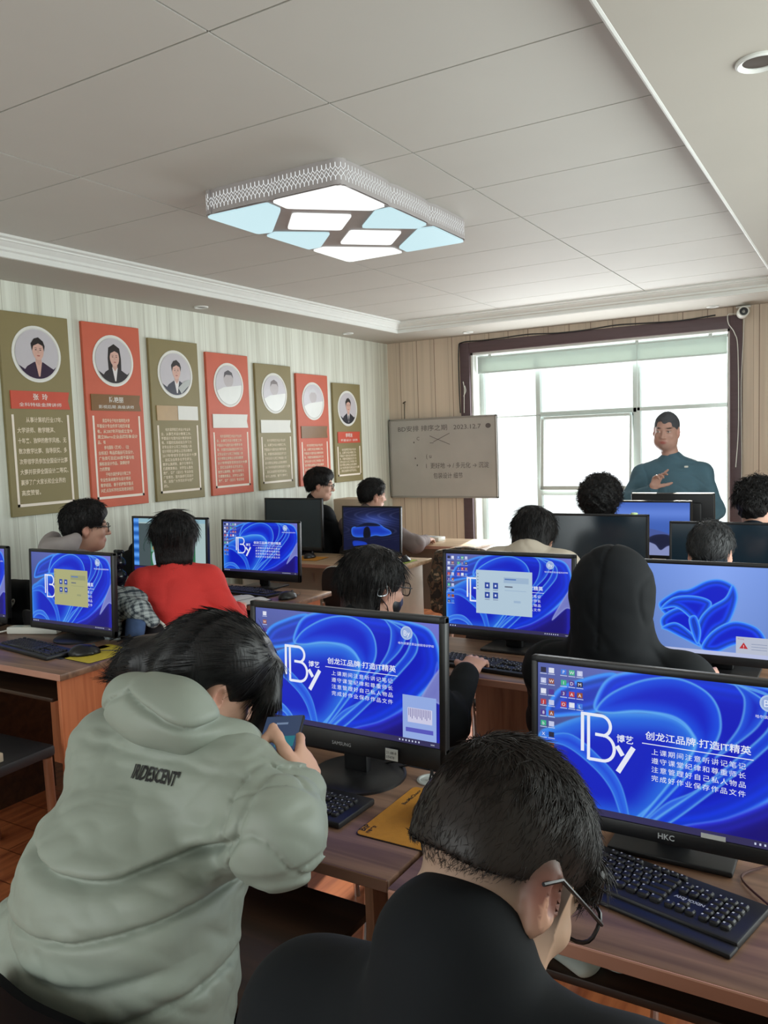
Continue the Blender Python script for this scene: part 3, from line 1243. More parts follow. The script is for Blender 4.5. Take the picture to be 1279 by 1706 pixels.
class Marks:
    """Flat lettering and icons lying on a screen of size w x h; u, v run right and down."""

    def __init__(s, w, h):
        s.w, s.h, s.b = w, h, MB()

    def rect(s, u0, v0, u1, v1, c, lift=.0006):
        s.b.T = Matrix.Identity(4)
        s.b.col = c if len(c) == 4 else (*c, 1)
        f = lambda u, v: (u * s.w, -lift, (1 - v) * s.h)
        s.b.poly([f(u0, v1), f(u1, v1), f(u1, v0), f(u0, v0)])

    def polyg(s, pts, c, lift=.0006):
        s.b.T = Matrix.Identity(4)
        s.b.col = c
        s.b.poly([(u * s.w, -lift, (1 - v) * s.h) for u, v in pts])

    def text(s, t, u, v, hgt, c=WHITE, fit=None, lift=.0009, **k):
        s.b.col = c
        s.b.T = Matrix.Translation((u * s.w, -lift, (1 - v) * s.h)) @ Matrix.Rotation(PI / 2, 4, 'X')
        put_text(s.b, t, 0, 0, hgt * s.h, fit=fit * s.w if fit else None, **k)

    def stroke(s, pts, wd, c, lift=.0008):
        """ribbon along a path given in (u, v)"""
        s.b.T = Matrix.Identity(4)
        s.b.col = c
        P = [np.array((u * s.w, (1 - v) * s.h)) for u, v in pts]
        L, R = [], []
        for i, p in enumerate(P):
            t = P[min(i + 1, len(P) - 1)] - P[max(i - 1, 0)]
            n = np.array((-t[1], t[0])) / max(np.hypot(*t), 1e-9)
            L.append(p + n * wd / 2 * s.w)
            R.append(p - n * wd / 2 * s.w)
        n = len(P)
        s.b.add([(x, -lift, z) for x, z in L + R], [(i, n + i, n + i + 1, i + 1) for i in range(n - 1)])

    def disc(s, u, v, r, c, lift=.0007, n=24):
        s.polyg([(u + r * math.cos(2 * PI * k / n), v - r * s.w / s.h * math.sin(2 * PI * k / n)) for k in range(n)], c, lift)


def desktop_marks(M, full=True, icons='few', emblem=True, dialog=None, logo_hidden=False):
    arc = lambda cu, cv, ru, rv, a0, a1, n=14: [(cu + ru * math.cos(math.radians(a0 + (a1 - a0) * k / n)), cv - rv * math.sin(math.radians(a0 + (a1 - a0) * k / n))) for k in range(n + 1)]
    c = WHITE
    # the three-stroke letter mark
    M.stroke([(.182, .31), (.182, .575)], .013, c)
    M.stroke([(.176, .317), (.255, .317)] + arc(.255, .385, .036, .068, 90, -78), .012, c)
    M.stroke([(.206, .317), (.206, .628)], .012, c)
    M.stroke([(.206, .622), (.262, .622)] + arc(.262, .535, .044, .087, -90, 96) + [(.232, .447)], .012, c)
    M.stroke([(.316, .505), (.338, .565)], .017, c)
    M.stroke([(.378, .50), (.320, .68)], .019, c)
    M.text('博艺', .315, .475, .058, c, fit=.062, bold=.012)
    M.text('创龙江品牌·打造IT精英', .422, .425, .058, c, fit=.365, bold=.012)
    M.rect(.41, .456, .795, .4615, c)
    for i, t in enumerate(('上课期间注意听讲记笔记', '遵守课堂纪律和尊重师长', '注意管理好自己私人物品', '完成好作业保存作品文件')):
        M.text(t, .445, .522 + i * .058, .042, c, fit=.325, spacing=1.25)
    if emblem:
        M.disc(.842, .095, .030, (.42, .56, .82, 1))
        M.disc(.842, .095, .024, (.30, .42, .74, 1), .0008)
        M.text('By', .842, .118, .062, c, align='CENTER', lift=.0011)
        M.text('哈尔滨博艺职业技能培训学校', .80, .19, .022, c, fit=.175)
    # taskbar
    M.rect(0, .955, 1, 1, (.035, .03, .10, 1), .0005)
    for k in range(4):
        M.rect(.012 + k * .02, .97, .02 + k * .02, .985, (.6, .7, .9, 1))
    for k in range(7):
        M.rect(.80 + k * .016, .97, .806 + k * .016, .984, (.6, .66, .85, 1))
    M.text('14:41', .955, .986, .018, c)
    r = random.Random(3)
    pal = [(.05, .2, .75, 1), (.5, .05, .06, 1), (.02, .02, .05, 1), (.05, .45, .25, 1), (.75, .78, .9, 1), (.3, .08, .03, 1), (.08, .04, .3, 1), (.55, .6, .85, 1)]

    def icon(u, v, col, letter=None):
        M.rect(u, v, u + .022, v + .036, col)
        if letter:
            M.text(letter, u + .011, v + .03, .032, (.85, .85, .95, 1), align='CENTER')
        M.rect(u - .003, v + .042, u + .025, v + .047, (.55, .62, .85, 1))
    if icons in ('few', 'many'):
        for k, L in enumerate(('', 'W', '', '', 'A')):
            icon(.045, .03 + k * .075, pal[(k * 3 + 1) % 8] if k == 4 else pal[(k + 4) % 8], L)
    if icons == 'many':
        for k in range(9):
            icon(.012, .03 + k * .075, pal[(k * 5 + 2) % 8], ' eWJ8bXcN'[k].strip())
        for k in range(5, 9):
            icon(.045, .03 + k * .075, pal[(k * 3) % 8])
        for col, L0 in ((.085, 'PI3O'), (.118, 'WDAP'), (.15, 'SMAL')):
            for k in range(4):
                icon(col + .01, .03 + k * .075, pal[(int(col * 100) + k * 3) % 8], L0[k])
    return M


def dialog(M, u0, v0, u1, v1, col):
    M.rect(u0, v0, u1, v1, col, .0012)
    w, h = u1 - u0, v1 - v0
    d = (col[0] * .75, col[1] * .8, col[2] * .9, 1)
    M.rect(u0 + .5 * w, v0 + .14 * h, u0 + .94 * w, v0 + .27 * h, d, .0014)
    for a, b in ((.16, .28), (.31, .28), (.16, .5), (.31, .5)):
        M.rect(u0 + a * w, v0 + b * h, u0 + (a + .09) * w, v0 + (b + .14) * h, (.02, .06, .34, 1), .0014)
        M.rect(u0 + (a + .03) * w, v0 + (b + .045) * h, u0 + (a + .06) * w, v0 + (b + .095) * h, (.7, .75, .95, 1), .0016)
        M.rect(u0 + a * w, v0 + (b + .165) * h, u0 + (a + .09) * w, v0 + (b + .18) * h, (.2, .25, .4, 1), .0016)
    M.rect(u0 + .52 * w, v0 + .17 * h, u0 + .72 * w, v0 + .2 * h, (.1, .2, .5, 1), .0016)
    M.rect(u0 + .52 * w, v0 + .34 * h, u0 + .66 * w, v0 + .37 * h, (.12, .14, .2, 1), .0016)
    M.rect(u0 + .52 * w, v0 + .43 * h, u0 + .9 * w, v0 + .445 * h, d, .0016)
    M.rect(u0 + .68 * w, v0 + .66 * h, u0 + .8 * w, v0 + .71 * h, d, .0016)
    for k in range(6):
        M.rect(u0 + .025 * w, v0 + (.08 + k * .07) * h, u0 + .04 * w, v0 + (.1 + k * .07) * h, (.1, .12, .2, 1), .0016)


def monitor(label, x, y, z0, z1, wd, kind, yaw=0, bezel=.016, chin=.022, base='round', brand=None, marks=None, face_y=None, base_off=.06, tilt=3):
    """screen facing -y; x,y = middle of the panel front, z0..z1 panel bottom and top (absolute)"""
    t = thing('computer_monitor', label, 'monitor', (x, y + base_off, DZ), yaw, 'computer monitors')
    base_off = abs(base_off)
    H_ = z1 - z0
    Tp = Matrix.Translation((0, -base_off, z0 - DZ)) @ Matrix.Rotation(math.radians(-tilt), 4, 'X')
    hs = MB()
    hs.T = Tp
    # front frame as four bars, back shell bulging to the rear
    sw, sh = wd - 2 * bezel, H_ - bezel - chin
    hs.box((-wd / 2, 0, 0), (wd / 2, .022, chin), .003).box((-wd / 2, 0, H_ - bezel), (wd / 2, .022, H_), .003)
    hs.box((-wd / 2, 0, 0), (-wd / 2 + bezel, .022, H_), .003).box((wd / 2 - bezel, 0, 0), (wd / 2, .022, H_), .003)
    hs.box((-wd / 2 + .002, .008, .002), (wd / 2 - .002, .03, H_ - .002), .006)
    hs.box((-wd * .36, .026, H_ * .16), (wd * .36, .055, H_ * .84), .014)
    hs_ob = hs.build('housing', m_blk, t)
    sc_ = bpy.data.objects.new('screen', screen_mesh(kind))
    COL.objects.link(sc_)
    sc_.parent = t
    sc_.matrix_local = Tp @ Matrix.Translation((-sw / 2, .004, chin)) @ Matrix.Diagonal((sw, 1, sh, 1))
    if marks:
        M = Marks(sw, sh)
        marks(M)
        o = M.b.build('screen_lettering', emis('screen_marks', 'Col', .92), t)
        o.parent = sc_
        o.matrix_parent_inverse = sc_.matrix_local.inverted()
        o.matrix_basis = Tp @ Matrix.Translation((-sw / 2, .004, chin))
    nk = MB()
    nz = z0 - DZ
    nk.box((-.035, -.012, .012), (.035, .012, nz + H_ * .35), .006)
    nk.build('stand_neck', m_blk, t)
    bs = MB()
    if base == 'round':
        bs.lathe([(.125, 0), (.125, .006), (.118, .011), (.05, .017), (.03, .018)], 36)
        bs.T = Matrix.Identity(4)
    else:
        bs.box((-.12, -.075, 0), (.12, .085, .012), .004)
    bs.build('stand_base', m_blk, t)
    if brand:
        bb = MB()
        bb.T = Tp @ Matrix.Translation((0, -.0006, chin * .34)) @ Matrix.Rotation(PI / 2, 4, 'X')
        put_text(bb, brand[0], 0, 0, brand[1], align='CENTER', bold=brand[2])
        bb.build('badge_lettering', mat('silver_print', srgb(200, 205, 210), .4, var=0), hs_ob)
    return t



# ================================================================== monitors
def mk_sams(M):
    desktop_marks(M, icons='few')
    M.rect(.82, .60, .985, .955, (.30, .42, .80, 1), .0012)
    M.rect(.845, .70, .965, .82, (.62, .62, .82, 1), .0014)
    for k in range(14):
        M.rect(.85 + k * .008, .705, .853 + k * .008, .765 + .012 * (k % 3), (.16, .14, .36, 1), .0016)
    M.rect(.835, .865, .97, .90, (.10, .10, .52, 1), .0014)


t = monitor('monitor with the blue desktop picture beside the person in the pale jacket', -1.121, 1.62, .836, 1.196, .578, 'by', bezel=.017, chin=.052, brand=('SAMSUNG', .0125, .0), marks=mk_sams, base_off=.07)
b = MB()
b.T = Matrix.Translation((.135, -.083, .096)) @ Matrix.Rotation(math.radians(-3), 4, 'X')
b.box((0, 0, 0), (.034, .001, .028))
b.build('paper_sticker', mat('sticker_paper', srgb(222, 226, 226), .7, var=.03), t)
b = MB()
b.T = Matrix.Translation((.138, -.0842, .112)) @ Matrix.Rotation(math.radians(87), 4, 'X')
put_text(b, '21-88-8', 0, 0, .009)
put_text(b, '07478', 0, -.011, .009)
b.build('sticker_lettering', mat('pen_ink', srgb(50, 55, 70), .6), t)
t = monitor('largest blue monitor at the right edge above the long black keyboard', -.335, 1.585, .795, 1.141, .555, 'by', bezel=.014, chin=.03, base='plate', brand=('HKC', .0155, .02), marks=lambda M: desktop_marks(M, icons='many'), base_off=.085)
b = MB()
b.T = Matrix.Translation((.065, -.0865, .076)) @ Matrix.Rotation(math.radians(-3), 4, 'X')
b.box((0, 0, 0), (.044, .001, .009))
b.build('paper_sticker', MATS['sticker_paper'], t)


def mk_r2a(M):
    desktop_marks(M, icons='many')
    dialog(M, .255, .20, .705, .78, (.46, .60, .72, 1))


monitor('monitor with a pale square window on its blue desktop beside the black hood', -1.222, 2.93, .812, 1.157, .556, 'by', bezel=.016, chin=.03, marks=mk_r2a, base='plate', base_off=.09)


def mk_r2b(M):
    M.rect(0, .955, 1, 1, (.5, .55, .8, 1), .0005)
    M.rect(.60, .77, .80, 1.0 - .045, (.50, .54, .66, 1), .001)
    M.polyg([(.62, .90), (.645, .83), (.67, .90)], (.5, .03, .04, 1), .0014)
    M.text('!', .645, .895, .05, (.9, .9, .95, 1), align='CENTER', lift=.0016)
    for k in range(3):
        M.rect(.69, .84 + k * .03, .78, .845 + k * .03, (.2, .25, .4, 1), .0014)
    M.text('Warning', .61, .80, .018, (.4, .1, .12, 1), lift=.0014)


monitor('monitor with swirling blue ribbons on pale blue right of the black hood', -.44, 2.93, .80, 1.152, .565, 'bloom', bezel=.014, chin=.03, marks=mk_r2b, base='plate', base_off=.09)


def mk_l1(M):
    desktop_marks(M, icons='none')
    dialog(M, .30, .22, .72, .72, (.42, .42, .20, 1))


monitor('monitor with a yellowish window on its dim desktop on the left desk', -3.115, 2.38, .79, 1.163, .575, 'by', bezel=.014, chin=.03, marks=mk_l1)
monitor('screen cut off by the left edge of the photo on the left desk', -3.865, 2.38, .79, 1.168, .575, 'by', bezel=.014, chin=.03, marks=lambda M: desktop_marks(M, icons='none'))
monitor('monitor showing a photo of a plant half hidden behind the black bob', -3.74, 3.60, .80, 1.19, .645, 'editor', bezel=.014, chin=.028)
monitor('monitor with the blue desktop right of the person in red', -3.157, 3.77, .80, 1.162, .60, 'by', bezel=.014, chin=.045, base='plate', base_off=.05,
        marks=lambda M: desktop_marks(M, icons='many'))
t = monitor('black switched off monitor below the wall posters with a small round badge', -3.88, 5.06, .785, 1.194, .56, 'off', bezel=.012, chin=.03, tilt=2)
MB().lathe([(.007, 0), (.007, .001), (.001, .0012)], 16).build('round_badge', mat('silver_print', srgb(200, 205, 210), .4, var=0), t).matrix_local = Matrix.Translation((0, -.0605, .052)) @ Matrix.Rotation(PI / 2, 4, 'X')
monitor('monitor showing a blue sports car', -3.165, 5.06, .785, 1.138, .51, 'car', bezel=.012, chin=.02)
monitor('dark monitor between the cream jacket and the curly head', -1.235, 4.15, .84, 1.193, .56, 'off', bezel=.012, chin=.02, base='plate', base_off=.03)
monitor('dark monitor behind the dark grey haired head near the right edge', -.56, 4.15, .82, 1.162, .59, 'off', bezel=.012, chin=.02, base='plate', base_off=.03)
monitor('monitor showing a dark bird over pale snow', -1.165, 4.97, .85, 1.197, .54, 'bird', bezel=.012, chin=.02, base='plate', base_off=.05)
t = monitor("back of the teacher's own monitor facing the window", -1.083, 5.40, .86, 1.217, .51, 'off', bezel=.012, chin=.02, base='plate', yaw=PI, base_off=-.05)

# ================================================================== wall posters
m_green = mat('olive_poster_print', srgb(134, 122, 80), .5, var=.05, scale=5)
m_red = mat('red_poster_print', srgb(198, 92, 64), .5, var=.05, scale=5)
m_cream = mat('cream_lettering', srgb(232, 216, 190), .6, var=.02)
m_lineW = mat('poster_line', srgb(238, 226, 212), .6, var=.02)
m_redpl = mat('red_plaque', srgb(200, 76, 52), .45, var=.03)
m_brpl = mat('bronze_plaque', srgb(124, 88, 46), .35, var=.06)
m_wht = mat('white_card', srgb(226, 226, 220), .5, var=.02)
m_print = mat('portrait_print', (1, 1, 1, 1), .3, var=.02, attr='Col')


def portrait(parent, r, kind, suit, hair, skin):
    """printed head and shoulders inside a round disc; local x right (into the room +y), y up, z out of the wall"""
    b = MB()
    ell = lambda cx, cy, rx, ry, n=28: [(cx + rx * math.cos(2 * PI * k / n), cy + ry * math.sin(2 * PI * k / n)) for k in range(n)]
    lay = [0.0022]

    def P(pts, c, clip=True):
        q = []
        for x, y in pts:
            d = math.hypot(x, y)
            if clip and d > .96:
                x, y = x * .96 / d, y * .96 / d
            q.append((x * r, y * r, lay[0]))
        lay[0] += .00025
        b.col = c
        b.poly(q)
    P(ell(0, 0, .97, .97, 40), srgb(196, 192, 198))
    hx = .05
    if kind != 'faded':
        sh = -.28
        if kind == 'longhair':
            P([(hx - .34, -.55), (hx - .36, .1), (hx - .30, .55), (hx, .72), (hx + .30, .55), (hx + .36, .1), (hx + .34, -.55)], hair)
        arc = [(.95 * math.cos(a), .95 * math.sin(a)) for a in np.linspace(math.radians(-152), math.radians(-28), 14)]
        P([(hx - .20, sh - .02), (hx - .52, sh - .2), (hx - .62, -.6)] + arc + [(hx + .66, -.55), (hx + .55, sh - .22), (hx + .20, sh - .02)], suit)
        P([(hx - .15, sh), (hx - .03, -.86), (hx + .03, -.86), (hx + .15, sh)], srgb(226, 222, 222) if kind != 'dress' else skin)
        if kind == 'tie':
            P([(hx - .04, sh - .1), (hx - .06, -.7), (hx, -.88), (hx + .06, -.7), (hx + .04, sh - .1)], srgb(30, 34, 52))
        P([(hx - .12, .0), (hx - .13, sh), (hx, sh - .16), (hx + .13, sh), (hx + .12, .0)], [x * .86 for x in skin[:3]] + [1])
        P(ell(hx, .14, .25, .36), skin)
        top = .60 if kind != 'longhair' else .56
        P([(hx - .27, .12), (hx - .31, .40), (hx - .16, top), (hx + .04, top + .06), (hx + .24, top - .08), (hx + .31, .34), (hx + .27, .12), (hx + .22, .34), (hx + .02, .42), (hx - .2, .32)], hair)
        for sx in (-1, 1):
            P(ell(hx + sx * .10, .17, .045, .017, 12), srgb(50, 36, 34))
            P([(hx + sx * .05, .225), (hx + sx * .15, .235), (hx + sx * .15, .25), (hx + sx * .05, .242)], srgb(60, 44, 40))
        P([(hx - .03, .16), (hx + .03, .16), (hx + .045, .05), (hx - .045, .05)], [x * .9 for x in skin[:3]] + [1])
        P(ell(hx, -.055, .075, .022, 14), srgb(170, 92, 88))
        if kind == 'tilted_card':
            P([(.1, -.62), (.5, -.3), (.92, -.2), (.86, -.45), (.3, -.88)], srgb(176, 180, 178))
    else:
        P(ell(-.02, .3, .36, .42), srgb(178, 170, 172))
        P([(-.36, .34), (-.30, .62), (-.02, .74), (.26, .62), (.34, .34), (.2, .5), (-.2, .5)], suit)
        P([(-.9, -.30), (-.4, -.12), (.9, .02)] + [(.95 * math.cos(a), .95 * math.sin(a)) for a in np.linspace(0, -PI * .88, 18)], srgb(224, 226, 222))
    return b.build('portrait_print', m_print, parent)


def poster(label, y0, y1, z0, z1, red, plaque, kind, lines, lsize, suit=srgb(44, 30, 52), hair=srgb(30, 22, 24), title=None):
    t = thing('wall_poster', label, 'poster', (XL, (y0 + y1) / 2, z0), 0, 'portrait posters along the left wall')
    w, h = y1 - y0, z1 - z0
    b = MB()
    b.box((0, -w / 2, 0), (.022, w / 2, h), .002, 1)
    b.build('board', m_red if red else m_green, t)
    F = lambda y, z, d=.0225: frame((d, y, z), (0, 1, 0), (0, 0, 1))
    # round portrait
    r = w * .335
    cz = h - w * .50
    b = MB()
    b.T = F(0, cz, .022)
    b.lathe([(r * 1.06, 0), (r * 1.06, .003), (r * .97, .004), (r * .95, .0015)], 44)
    rg = b.build('portrait_ring', m_wht, t)
    pr = portrait(rg, r * .97, kind, suit, hair, srgb(214, 172, 158))
    pr.matrix_local = F(0, cz, .022 + .0015)
    # name plaque
    pz = h - w * 1.08
    if plaque:
        b = MB()
        b.T = F(0, pz, .022)
        ph = .052
        pm, a0, a1 = plaque
        notch = [(a0 * w, -ph), (a1 * w, -ph), (a1 * w - .012, 0), (a1 * w, ph), (a0 * w, ph)]
        b.prism(notch, 0, .006)
        npq = b.build('name_plaque', pm, t)
        if kind == 'tilted_card' or red and kind == 'card':
            b = MB()
            b.T = F(0, pz, .0285)
            b.prism([(0, -ph * .9), (a1 * w, -ph * .95), (a1 * w, ph * .95), (0, ph)], 0, .002)
            b.build('white_cover_strip', m_wht, npq)
        if title:
            b = MB()
            b.T = F(0, pz, .0287)
            put_text(b, title[0], 0, .004, .040, align='CENTER', bold=.01)
            put_text(b, title[1], 0, -.036, .024, align='CENTER', fit=w * .62)
            b.build('plaque_lettering', m_wht, npq)
    # three-sided line frame with the text
    x0, x1, zb, zt = -w * .42, w * .42, .055, pz - .085
    b = MB()
    for a, c in (((x0, zb), (x0 + .014, zt)), ((x1 - .014, zb), (x1, zt)), ((x0, zb), (x1, zb + .016))):
        b.box((.022, a[0], a[1]), (.0235, c[0], c[1]))
    b.build('text_border', m_lineW, t)
    b = MB()
    b.T = F(0, 0, .0236)
    n = len(lines)
    for i, s in enumerate(lines):
        if not s:
            continue
        z = zt - .03 - (zt - zb - .05) * i / n - lsize * .4
        ind = s.startswith('　')
        put_text(b, s.strip('　'), x0 + .03 + (lsize * 1.8 if ind else 0), z, lsize, bold=.015, fit=(min(1, len(s.strip('　')) / max(1, max(len(q) for q in lines))) * (x1 - x0 - .06) * (.9 if ind else 1)))
    b.build('text_lettering', m_cream, t)
    return t


t1 = ['　从事计算机行业17年、', '大学讲师、教学精湛、', '十年来、独特的教学风格、无', '数次教学比赛、指导获奖、多', '次带领学员参加全国设计比赛', '大赛并获得全国设计二等奖、', '赢得了广大家长和企业界的', '高度赞誉。']
t2 = ['　我曾毕业于哈尔滨师范大学', '平面设计专业的学习经历丰富', '有。从2007年开始成立至今', '建立Bferro企业品牌形象设计', '品、有', '　参与国际《艺术》、《企', '业标志》等品牌画册项目设计、', '广告类项目近200部平面与包', '装标志设计作品、深得好评', '力的赞誉', '　于哈尔滨投资设计院工作', '专业性系统教学与设计培训', '教学经验、善于把握教学重点', '兴趣点及科学的实践培训经历']
tf = ['　哈尔滨学院艺术设计专业毕', '业、从事艺术设计教育工作、', '平面设计与室内设计教学多年', '有、丰富的实践经验及学习方', '法专业设计公司工作经验八年', '设计师职业资格认证培训教师', '2017年带领学员参加设计大赛', '、获奖及指导多名学生就业、', '教学认真细致、善于引导学习', '热爱教育事业、对学生认真负', '责任、曾任《设计》专业杂志', '广告策划、室内装修项目设计', '师、深受广大学员好评与信任', '的。']
BOT = 1.246
poster('olive poster with red name plaque cut by the left edge of the photo', 2.905, 3.37, BOT, 2.425, 0, (m_redpl, -.42, .44), 'dress', t1, .034, srgb(48, 30, 58), title=('张  玲', '全科特级金牌讲师'))
poster('red poster with brown plaque of a long haired person in black', 3.472, 3.938, BOT, 2.424, 1, (m_brpl, -.43, .44), 'longhair', t2, .026, srgb(34, 30, 36), title=('陈艳丽', '影视后期 高级讲师'))
poster('olive poster with half covered plaque third from the left', 4.016, 4.488, BOT, 2.370, 0, (mat('gold_plaque', srgb(176, 146, 104), .35, var=.06), -.42, .42), 'tilted_card', tf, .024, srgb(40, 42, 60))
poster('red poster with washed out portrait and blank white plaque', 4.572, 5.045, BOT, 2.318, 1, (m_wht, -.42, .42), 'faded', tf[:11], .024, srgb(70, 64, 70))
poster('olive poster with half covered portrait and blank white plaque', 5.130, 5.598, BOT, 2.271, 0, (m_wht, -.42, .42), 'faded', tf[:9], .024, srgb(110, 98, 98))
poster('red poster second from the corner with nearly blank portrait', 5.672, 6.140, BOT, 2.220, 1, (m_brpl, -.42, .42), 'faded', tf[:8], .024, srgb(200, 200, 204))
poster('smallest olive poster nearest the corner with a portrait in dark suit and tie', 6.222, 6.687, BOT, 2.164, 0, (m_redpl, -.40, .42), 'tie', tf[:8], .024, srgb(36, 38, 48), title=('李明志', '平面设计 讲师'))

# ------------------------------------------------------------------ whiteboard
m_wbd = mat('used_whiteboard', srgb(172, 168, 162), .35, var=.09, scale=2.5)
wb = thing('whiteboard', 'grey smudged whiteboard with faint handwriting hung left of the window', 'whiteboard', (-3.655, YF, 1.03))
WBX0, WBX1, WBH = -.585, .60, .80
b = MB()
b.box((WBX0, -.05, 0), (WBX1, -.03, WBH))
b.build('board', m_wbd, wb)
b = MB()
for lo, hi in (((WBX0, -.056, 0), (WBX1, -.026, .018)), ((WBX0, -.056, WBH - .018), (WBX1, -.026, WBH)), ((WBX0, -.056, 0), (WBX0 + .018, -.026, WBH)), ((WBX1 - .018, -.056, 0), (WBX1, -.026, WBH))):
    b.box(lo, hi, .003)
b.build('board_frame', mat('grey_aluminium', srgb(150, 146, 140), .4, metal=.4, var=.04), wb)
b = MB()
b.box((-.2, -.028, .5), (.2, 0, .6))
b.build('wall_bracket', m_dark, wb)
b = MB()
b.tube([(-.40, -.05, WBH - .01), (-.41, -.03, WBH + .09), (-.415, -.01, WBH + .16)], .004, 6)
b.tube([(-.43, -.02, WBH + .16), (-.40, -.02, WBH + .175)], .006, 6)
b.build('hanging_hook', m_dark, wb)
b = MB()
b.T = frame((0, -.0512, 0), (1, 0, 0), (0, 0, 1))
put_text(b, 'BD安排 排序之期   2023.12.7  ●', -.48, WBH - .125, .062, fit=1.02)
put_text(b, 'C', -.27, WBH - .22, .05)
put_text(b, '1  更好地 → / 多元化 → 沉淀', -.17, .30, .062, fit=.68)
put_text(b, '包装设计 细节', -.09, .20, .062, fit=.32)
put_text(b, '( u', -.17, .40, .06)
for x, z in ((-.30, .56), (-.29, .40), (-.27, .33)):
    b.prism([(x + .007 * math.cos(k), z + .009 * math.sin(k)) for k in np.linspace(0, 5.5, 8)], 0, .0004)
b.T = Matrix.Identity(4)
for p, q in (((-.12, .62), (.10, .53)), ((-.08, .56), (.10, .64)), ((-.12, .55), (-.08, .55))):
    b.tube([(p[0], -.0512, p[1]), (q[0], -.0512, q[1])], .0022, 5)
b.build('marker_lettering', mat('marker_ink', srgb(92, 86, 84), .6), wb)

# ================================================================== keyboards, mice and small things
m_key = mat('keycap_black', srgb(30, 30, 34), .45, var=.08)
m_leg = mat('keycap_legend', srgb(190, 192, 200), .5, var=0)


def keyboard(label, x, y, rz, legends=False, text=None, wd=.44, rest=False):
    t = thing('keyboard', label, 'keyboard', (x, y, DZ), rz, 'keyboards')
    d = .145
    b = MB()
    b.box((-wd / 2, -d / 2, 0), (wd / 2, d / 2, .016), .005)
    if rest:
        b.box((-wd / 2, -d / 2 - .03, 0), (wd / 2, -d / 2 + .005, .010), .004)
    b.build('keyboard_case', m_blk, t)
    k, g = MB(), MB()
    u = .0187
    rows = [[1] * 13 + [2], [1.5] + [1] * 12 + [1.5], [1.75] + [1] * 11 + [2.25], [2.25] + [1] * 10 + [2.75], [1.25, 1.25, 1.25, 6.25, 1.25, 1.25, 1.25, 1.25]]

    def key(x0, x1, y0, y1):
        k.box((x0 + .0012, y0 + .0012, .012), (x1 - .0012, y1 - .0012, .0235), .003, 1)
        if legends:
            g.add([(x0 + .004, y1 - .009, .0237), (x0 + .0075, y1 - .009, .0237), (x0 + .0075, y1 - .005, .0237), (x0 + .004, y1 - .005, .0237)], [(0, 1, 2, 3)])
    x0 = -wd / 2 + .014
    top = d / 2 - .012
    for c in range(16):
        if c in (1, 6, 11):
            continue
        xx = x0 + c * u * .95
        key(xx, xx + u * .92, top - .015, top)
    for r, row in enumerate(rows):
        xx = x0
        for q in row:
            key(xx, xx + q * u, top - .020 - (r + 1) * .0187, top - .020 - r * .0187)
            xx += q * u
    nx = x0 + 15.3 * u
    for r in (0, 1):
        for c in range(3):
            key(nx + c * u, nx + (c + 1) * u, top - .020 - (r + 1) * .0187, top - .020 - r * .0187)
    for c, r in ((1, 3), (0, 4), (1, 4), (2, 4)):
        key(nx + c * u, nx + (c + 1) * u, top - .020 - (r + 1) * .0187, top - .020 - r * .0187)
    mx = nx + 3.3 * u
    for r in range(5):
        for c in range(4):
            if mx + (c + 1) * u > wd / 2 - .006:
                continue
            key(mx + c * u, mx + (c + 1) * u, top - .020 - (r + 1) * .0187, top - .020 - r * .0187)
    kc = k.build('keycaps', m_key, t, 40)
    if legends:
        g.build('key_legends', m_leg, kc)
    if text:
        b = MB()
        b.T = Matrix.Translation((nx + .001, top - .020 - 2.75 * .0187, .0166))
        put_text(b, text, 0, 0, .0115, fit=.055, bold=.03)
        b.build('badge_lettering', m_leg, t)
    return t


keyboard('long black keyboard with white legends at the lower right under the largest blue monitor', -.371, 1.489, math.radians(-14.5), True, 'AIGUOXIN', rest=True)
keyboard('black keyboard under the elbow of the person in the pale jacket', -1.215, 1.50, math.radians(-2), True)
keyboard('black keyboard below the monitor with a pale window on its desktop', -1.235, 2.745, math.radians(-4), True, wd=.45)
keyboard('black keyboard on the left desk beside the yellow mouse mat', -3.12, 2.20, math.radians(-8))
keyboard('black keyboard beside the open notebook in front of the red sweater', -3.12, 3.62, math.radians(-6), True)
keyboard('black keyboard below the swirling ribbon screen at the right edge', -.50, 2.76, 0)
m_mouse = mat('mouse_black', srgb(18, 19, 23), .35, var=.05)


def mouse(label, x, y, rz, big=1.0, tail=None, z=.0032):
    t = thing('computer_mouse', label, 'mouse', (x, y, DZ + z), rz, 'computer mice')
    s = Sdf(.0028)
    s.ell((0, 0, .004), (.033 * big, .060 * big, .034 * big), k=.004).ell((0, -.018, .010), (.030 * big, .036 * big, .030 * big), k=.01)
    s.ell((.028 * big, .004, .006), (.010, .034, .012), k=.012).ell((-.028 * big, .004, .006), (.010, .034, .012), k=.012)
    s.cut((0, 0, .0), (0, 0, -1))
    s.cap((0, .02, .042 * big), (0, .075, .026), .0012, k=.002, op='-')
    V, F = s.mesh()
    np_mesh('mouse_shell', V, F, m_mouse, t)
    b = MB()
    b.T = Matrix.Translation((0, .034 * big, .031 * big)) @ Matrix.Rotation(PI / 2, 4, 'Y')
    b.lathe([(.006, -.0035), (.0085, -.002), (.0085, .002), (.006, .0035)], 16)
    b.build('scroll_wheel', m_blk2, t)
    if tail:
        MB().tube(catmull([(0, .055 * big, .008)] + tail, 6), .0018, 6).build('cable', m_blk, t)
    return t


